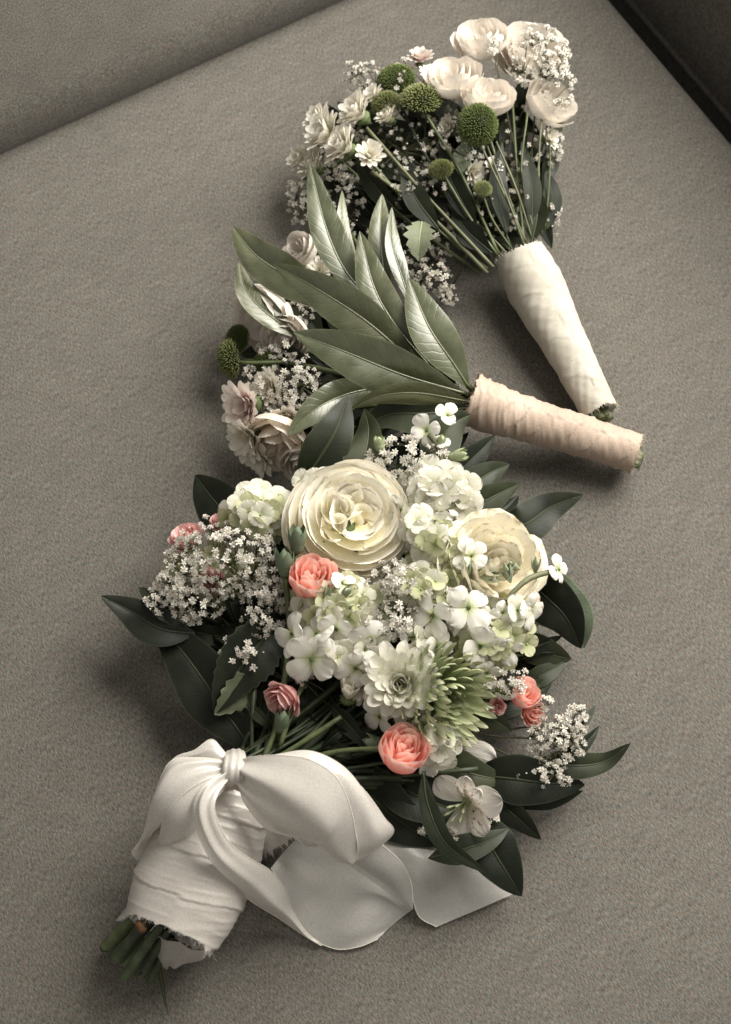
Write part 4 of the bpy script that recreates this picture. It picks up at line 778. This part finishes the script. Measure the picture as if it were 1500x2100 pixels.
for pts, r in [([(960, 1310, 7.6), (1020, 1250, 8.6), (1080, 1190, 8.8), (1140, 1170, 7.8)], .2), ([(955, 1240, 8.6), (955, 1200, 9), (968, 1150, 9.6)], .22), ([(660, 1280, 8.6), (672, 1240, 9.2), (700, 1205, 10)], .24), ([(900, 1080, 8), (915, 1050, 8.8), (940, 1025, 9)], .28), ([(905, 960, 7.6), (900, 920, 8.4), (880, 890, 8.8)], .2), ([(1010, 1262, 8.4), (1060, 1245, 8.6), (1090, 1250, 8.2)], .16)]:
    stem(b3, pts, r, 'steml')
mum(b3, 'chrysanthemum', 822, 1400, 8.2, 84, -.05, -.1, [(16, 1.0, 20, -10), (14, .95, 38, 15), (12, .8, 52, 40), (10, .62, 62, 55), (9, .45, 72, 75), (7, .3, 80, 90), (5, .18, 85, 100)], 'mum', width=.3, seed=71)
mum(b3, 'chrysanthemum', 752, 1395, 6.6, 60, -.7, -.3, [(14, 1.0, 40, 10), (12, .85, 55, 30), (8, .6, 70, 60)], 'mum', width=.3, seed=72)
mum(b3, 'chrysanthemum', 715, 1430, 6.4, 56, .1, 1.1, [(10, 1.0, 66, 80), (8, .9, 74, 86)], 'daisy', width=.3, seed=73)
mum(b3, 'chrysanthemum', 880, 1505, 6.6, 56, .1, -.5, [(13, 1.0, 35, -5), (10, .85, 50, 30), (8, .6, 65, 60)], 'mum', width=.3, seed=74)
sp = mum(b3, 'spider_chrysanthemum', 890, 1424, 7.0, 124, .72, -.25, [(32, 1.02, 8, 70), (30, 1.03, 22, 84), (26, .98, 36, 98), (22, .86, 50, 115), (16, .58, 60, 110), (12, .42, 70, 115), (8, .28, 78, 115)], 'spider', width=.1, seed=75, ep=2.6)
mum(b3, 'spider_chrysanthemum', 990, 1405, 5.2, 60, .8, .3, [(16, 1.0, 15, 50), (14, .9, 35, 70), (10, .6, 55, 100)], 'button', width=.11, seed=76)
# alstroemeria
pos = P(952, 1650, 5.2); sz = 74 * S(952, 1650, 5.2); g = Geo(); g.tube([[0, 0, -.9], [0, 0, -.5], [0, 0, -.2]], [.06, .1, .14], 6)
al = place('alstroemeria', g.mesh('flower_base', M['paleg']), b3, frame(pos, axis_at(pos, -.35, -.35), 0, sz))
for k, (ang, L, Wd, m, e0, e1) in enumerate([(15, 1.35, .95, 'alst', 45, 0), (75, 1.15, .62, 'alsts', 55, 10), (128, 1.2, .85, 'alst', 50, 5), (-45, 1.15, .7, 'alsts', 50, 5), (-100, 1.45, .9, 'alst', 40, 0), (45, 1.3, .66, 'alsts', 60, 25)]):
    child('petal', petal(L, Wd, e0, e1, r0=.06, h0=-.3, b=.22, tm=.68, p=1.7, ruf=.04, rufn=4, noise=.07, tip=-18, nu=10, nv=12, seed=k).mesh('petal', M[m]), al, Matrix.Rotation(R_(ang), 4, 'Z'))
for k in range(6):
    a = k + .3; g = Geo(); g.tube(catmull([[0, 0, -.2], [.12 * math.cos(a), .12 * math.sin(a), .3], [.28 * math.cos(a) - .1, .25 * math.sin(a) - .1, .62]], 8), [.022] * 6 + [.045, .03], 5); child('stamen', g.mesh('stamen', M['paleg']), al, Matrix.Identity(4))
child('petal', petal(1.2, .8, 10, -10, b=.3, tm=.6, ruf=.05, noise=.06, nu=8, nv=9, seed=5).mesh('petal', M['alst']), place('alstroemeria', HEART, b3, frame(P(930, 1530, 4.8), axis_at(P(930, 1530, 5), .1, -.2), R_(-20), 78 * S(930, 1530, 5))), Matrix.Identity(4))
# baby's breath
gyps(b3, [(470, 1140, 7.6, 118, 90, 130), (370, 1180, 6.4, 56, 60, 40), (540, 1250, 7.2, 48, 66, 48), (400, 1230, 6, 70, 52, 50), (325, 1235, 5.2, 34, 36, 22)], (590, 1400, 5), 10, seed=21, dome=2.4)
gyps(b3, [(500, 1340, 6.8, 54, 46, 24), (560, 1200, 8, 28, 60, 26)], (590, 1440, 5), 10, seed=22)
gyps(b3, [(760, 1290, 9.2, 60, 40, 22), (930, 1220, 9.6, 40, 40, 14)], (780, 1380, 5), 9, seed=29)
gyps(b3, [(835, 945, 8.8, 92, 50, 78)], (850, 1040, 6), 10, seed=23)
gyps(b3, [(812, 1190, 10, 62, 44, 44), (815, 1262, 9.6, 44, 50, 34), (885, 1215, 9.4, 24, 30, 10)], (800, 1300, 6), 11, seed=24, tilt=(0, .1))
gyps(b3, [(1140, 1520, 5, 62, 58, 58), (1120, 1590, 4.6, 62, 30, 26), (1180, 1480, 5, 28, 40, 22), (1120, 1445, 5.6, 24, 16, 6)], (960, 1500, 4.6), 9, seed=25, twig=.03)
gyps(b3, [(1045, 1400, 7, 44, 34, 30), (1000, 1400, 7, 20, 20, 6)], (980, 1460, 4.6), 9, seed=26)
gyps(b3, [(915, 1712, 4.6, 30, 22, 11), (875, 1700, 4.2, 16, 20, 6), (1010, 1678, 4.6, 14, 20, 8), (625, 1395, 7, 16, 14, 5), (735, 1490, 6, 8, 8, 1)], (900, 1640, 3), 9, seed=27)
finish_rest(b3)
# handle
wrap(b3, 'handle_wrap', [(492, 1575, 5.0), (468, 1640, 4.7), (432, 1725, 4.3), (392, 1815, 4.1), (347, 1915, 4.0)], [58, 82, 100, 110, 116, 116, 110, 96], 'silk', 'silk', seed=14, squash=.85, endjag=(.4, .55))
wrap(b3, 'loose_wrap_end', [(520, 1640, 4.2), (540, 1676, 3.2), (572, 1732, 2.2)], [60, 64, 50, 38], 'silk', 'silk', seed=15, squash=.6, n=60, endjag=(.2, .6))
loft(b3, 'wrap_flap', [(292, 1905, 4.6), (302, 1935, 3.6), (318, 1965, 2.6), (335, 1988, 1.6)], [(425, 1955, 5.4), (415, 1968, 4.2), (388, 1975, 3), (362, 1972, 2)], .5, 'flap', wr=.12, hemA=False, hemB=False, seed=2)
loft(b3, 'wrap_flap', [(262, 1858, 3.4), (250, 1872, 2.6), (238, 1888, 2)], [(300, 1880, 6), (288, 1892, 4.6), (270, 1896, 3.4)], .2, 'flap', hemA=False, hemB=False, seed=5)
cs = [(292, 1868, 222, 1938, 34, 3.6), (312, 1880, 244, 1962, 38, 5.0), (330, 1895, 256, 2004, 26, 5.4), (318, 1900, 262, 1975, 30, 3.4), (345, 1905, 296, 1986, 24, 4.6), (352, 1920, 308, 2012, 22, 3.6), (360, 1930, 322, 2002, 24, 2.6), (335, 1900, 284, 1992, 24, 2.4), (296, 1880, 236, 1950, 30, 2.2), (350, 1915, 290, 2000, 22, 2.0), (300, 1870, 215, 1945, 26, 2.2)]
for i, (x0, y0, x1, y1, w, z) in enumerate(cs):
    a, b = P(x0, y0, z + .3), P(x1, y1, max(.6, z - 1.4)); d = nrm(b - a); r = w / 2.5 * S(x1, y1, z); g = Geo()
    c = catmull([a, (a + b) / 2 + np.array([0, 0, .0003]), b], 8); g.tube(c, r * (1 + .05 * np.sin(np.arange(8) + i)), 12, cap=False)
    ring = g.v[0][-12:]; slant = nrm(np.array([.3 * math.sin(i), .2, 1])); 
    g.v[0][-12:] += d * ((ring - b) @ slant)[:, None] * .7
    ring = g.v[0][-12:]; g.grid(np.array([ring, b + (ring - b) * .86, b + (ring - b) * .82 - d * r * .12, b + (ring - b) * .02 - d * r * .12]), mat=1, wrap=True)
    place('cut_stem', g.mesh('cut_stem', [M['stemd'] if i % 3 else M['stem'], M['cut']]), b3)
g = Geo(); g.tube(pix([(286, 1888, 5.6), (291, 1900, 5.8), (296, 1912, 5.7)], 6), [.002, .0036, .0042, .0034, .0038, .002], 9); place('stem_node', g.mesh('stem_node', M['scar']), b3)
leaf(b3, [(326, 1975, 2.4), (332, 2010, 1.4), (338, 2050, .8), (347, 2084, .4)], 11, 'gleaf', b=.6, tm=.3, label='thin dark grass blade hanging from the cut stems')
# satin bow
bow = place('bow', None, b3, Matrix.Translation(tuple(P(480, 1575, 8)))); 
g = Geo(); kn = pix([(481, 1545, 7.4), (482, 1556, 8.8), (480, 1575, 9.5), (479, 1595, 9.2), (480, 1612, 8)], 30); cc = kn
rows = []
for i, c in enumerate(cc):
    t = i / (len(cc) - 1); w = .0068 + .0010 * math.sin(t * 3); a = np.linspace(0, 2 * math.pi, 40, endpoint=False); T = nrm(np.gradient(cc, axis=0)[i]); B = nrm(np.cross(T, cam_pos - c)); Nn = np.cross(B, T)
    rr = .42 + .05 * np.abs(np.sin(a * 5 + 1.5 * math.sin(t * 2)))
    rows.append(c + B * (np.cos(a) * w * (1 + .06 * np.cos(a * 11 + t * 2)))[:, None] + Nn * (np.sin(a) * w * rr * (1.05 + .12 * np.cos(a * 9 + t)))[:, None])
g.grid(np.array(rows), wrap=True); place('knot', g.mesh('knot', M['satin']), bow)
g = Geo(); g.tube(pix([(462, 1612, 7.6), (478, 1606, 8.6), (496, 1612, 8)], 10), .0042, 8); g.tube(pix([(462, 1600, 7.6), (478, 1595, 8.8), (494, 1602, 8)], 10), .0035, 8); place('knot_band', g.mesh('knot_band', M['peachw']), bow)
# left loop
loft(bow, 'loop', [(474, 1566, 8.6), (445, 1558, 8.8), (400, 1554, 9), (352, 1560, 9), (325, 1608, 8.6), (308, 1662, 7.4), (293, 1712, 6), (273, 1746, 5)],
     [(474, 1582, 8.8), (450, 1590, 9.4), (420, 1600, 9.8), (385, 1622, 9.8), (355, 1650, 9.4), (338, 1676, 8.6), (318, 1702, 7), (292, 1726, 5.6)], .7, 'satin', seed=1, kn=.3)
loft(bow, 'loop', [(474, 1580, 8.8), (450, 1590, 9.4), (420, 1600, 9.8), (385, 1622, 9.8), (355, 1650, 9.4), (337, 1674, 8.6), (328, 1715, 7), (319, 1756, 5.4)],
     [(476, 1596, 8.4), (462, 1615, 8.6), (440, 1640, 8.8), (420, 1668, 8.6), (405, 1697, 8), (378, 1724, 7.2), (348, 1742, 6.2), (324, 1757, 5.2)], .5, 'satin', seed=2, kn=.25)
loft(bow, 'loop', [(345, 1640, 8), (318, 1695, 6.4), (290, 1724, 5.2), (272, 1746, 4.8), (280, 1762, 4.4)], [(350, 1670, 7.6), (338, 1710, 6.2), (326, 1740, 5), (319, 1762, 4.6), (308, 1771, 4.2)], -.5, 'satin', seed=3)
loft(bow, 'loop', [(474, 1560, 8.4), (456, 1536, 8.6), (433, 1516, 8.8), (400, 1538, 8.6), (365, 1550, 8.4), (340, 1572, 8.2)], [(474, 1568, 8.4), (450, 1565, 8.6), (425, 1562, 8.6), (400, 1562, 8.4), (375, 1564, 8.2), (345, 1578, 8)], .2, 'satin', seed=4)
# left tail and its turned over end
loft(bow, 'ribbon_tail', [(470, 1576, 9), (440, 1594, 9.6), (408, 1620, 9.8), (394, 1655, 9.6), (402, 1700, 9), (425, 1752, 8), (458, 1800, 6.4), (510, 1845, 4.4), (570, 1882, 2.4), (620, 1916, .8), (658, 1938, .3)],
     [(476, 1592, 9), (462, 1606, 9.8), (446, 1630, 10.4), (440, 1660, 10.4), (454, 1700, 9.8), (480, 1738, 8.8), (520, 1765, 7.6), (556, 1786, 6.2), (586, 1826, 4.4), (600, 1866, 2.2), (628, 1910, .9), (662, 1938, .4)], .75, 'satin', n=80, seed=5, kn=.3)
loft(bow, 'ribbon_tail', [(556, 1780, 3.2), (568, 1800, 3), (588, 1838, 2.2), (608, 1884, 1.0), (636, 1922, .4), (688, 1946, .25), (735, 1942, .3), (775, 1926, .3)], [(614, 1714, 3.4), (660, 1732, 2.8), (720, 1768, 1.9), (780, 1808, 1.2), (820, 1836, .9), (838, 1850, .8), (844, 1857, .7), (848, 1864, .6)], lambda t: -.5 + 1.1 * np.exp(-((t - .72) / .2) ** 2), 'sheer', n=70, seed=6)
# right loop
loft(bow, 'loop', [(488, 1560, 9), (520, 1552, 9.8), (580, 1549, 10.6), (640, 1560, 10.8), (688, 1592, 10.4), (714, 1640, 9.6), (728, 1700, 8.2), (733, 1764, 5.8)],
     [(487, 1594, 8.6), (496, 1634, 8), (514, 1664, 7.4), (548, 1700, 6.6), (600, 1716, 6), (648, 1716, 5.4), (684, 1752, 5), (716, 1767, 5.2)], lambda t: 1.9 * np.sin(math.pi * np.clip(t * .95, 0, 1)) ** .8, 'satin', n=70, m=26, seed=8, kn=.55)
loft(bow, 'loop', [(560, 1549, 10.2), (630, 1554, 10.6), (684, 1588, 10.3), (712, 1636, 9.5), (726, 1690, 8.3), (734, 1735, 7), (733, 1765, 5.6)],
     [(575, 1546, 9.8), (640, 1543, 9.6), (700, 1572, 9), (752, 1625, 8.2), (788, 1676, 7), (808, 1706, 5.8), (775, 1742, 5)], .5, 'satin', n=60, seed=9)
loft(bow, 'loop', [(560, 1640, 5), (596, 1700, 4.6), (622, 1732, 4.2), (648, 1737, 4)], [(620, 1640, 5), (655, 1690, 4.8), (664, 1715, 4.6), (662, 1730, 4.4)], .2, 'satin', n=20, m=8, seed=10)
# right tail
loft(bow, 'ribbon_tail', [(770, 1722, 4.6), (800, 1746, 4.4), (826, 1772, 3.8), (842, 1808, 2.6), (847, 1862, 1)], [(700, 1760, 3.6), (730, 1785, 3), (762, 1806, 2.2), (800, 1832, 1.4), (842, 1864, .8)], .5, 'sheer', n=40, seed=11)
loft(bow, 'ribbon_tail', [(772, 1716, 2.8), (812, 1764, 2.8), (842, 1806, 2.2), (848, 1848, 1.4), (862, 1882, .7), (896, 1901, .3)], [(800, 1690, 2.2), (870, 1722, 1.9), (930, 1754, 1.5), (985, 1788, 1), (1030, 1812, .6), (1054, 1833, .35)], .45, 'sheer', n=60, seed=12, hemA=True)
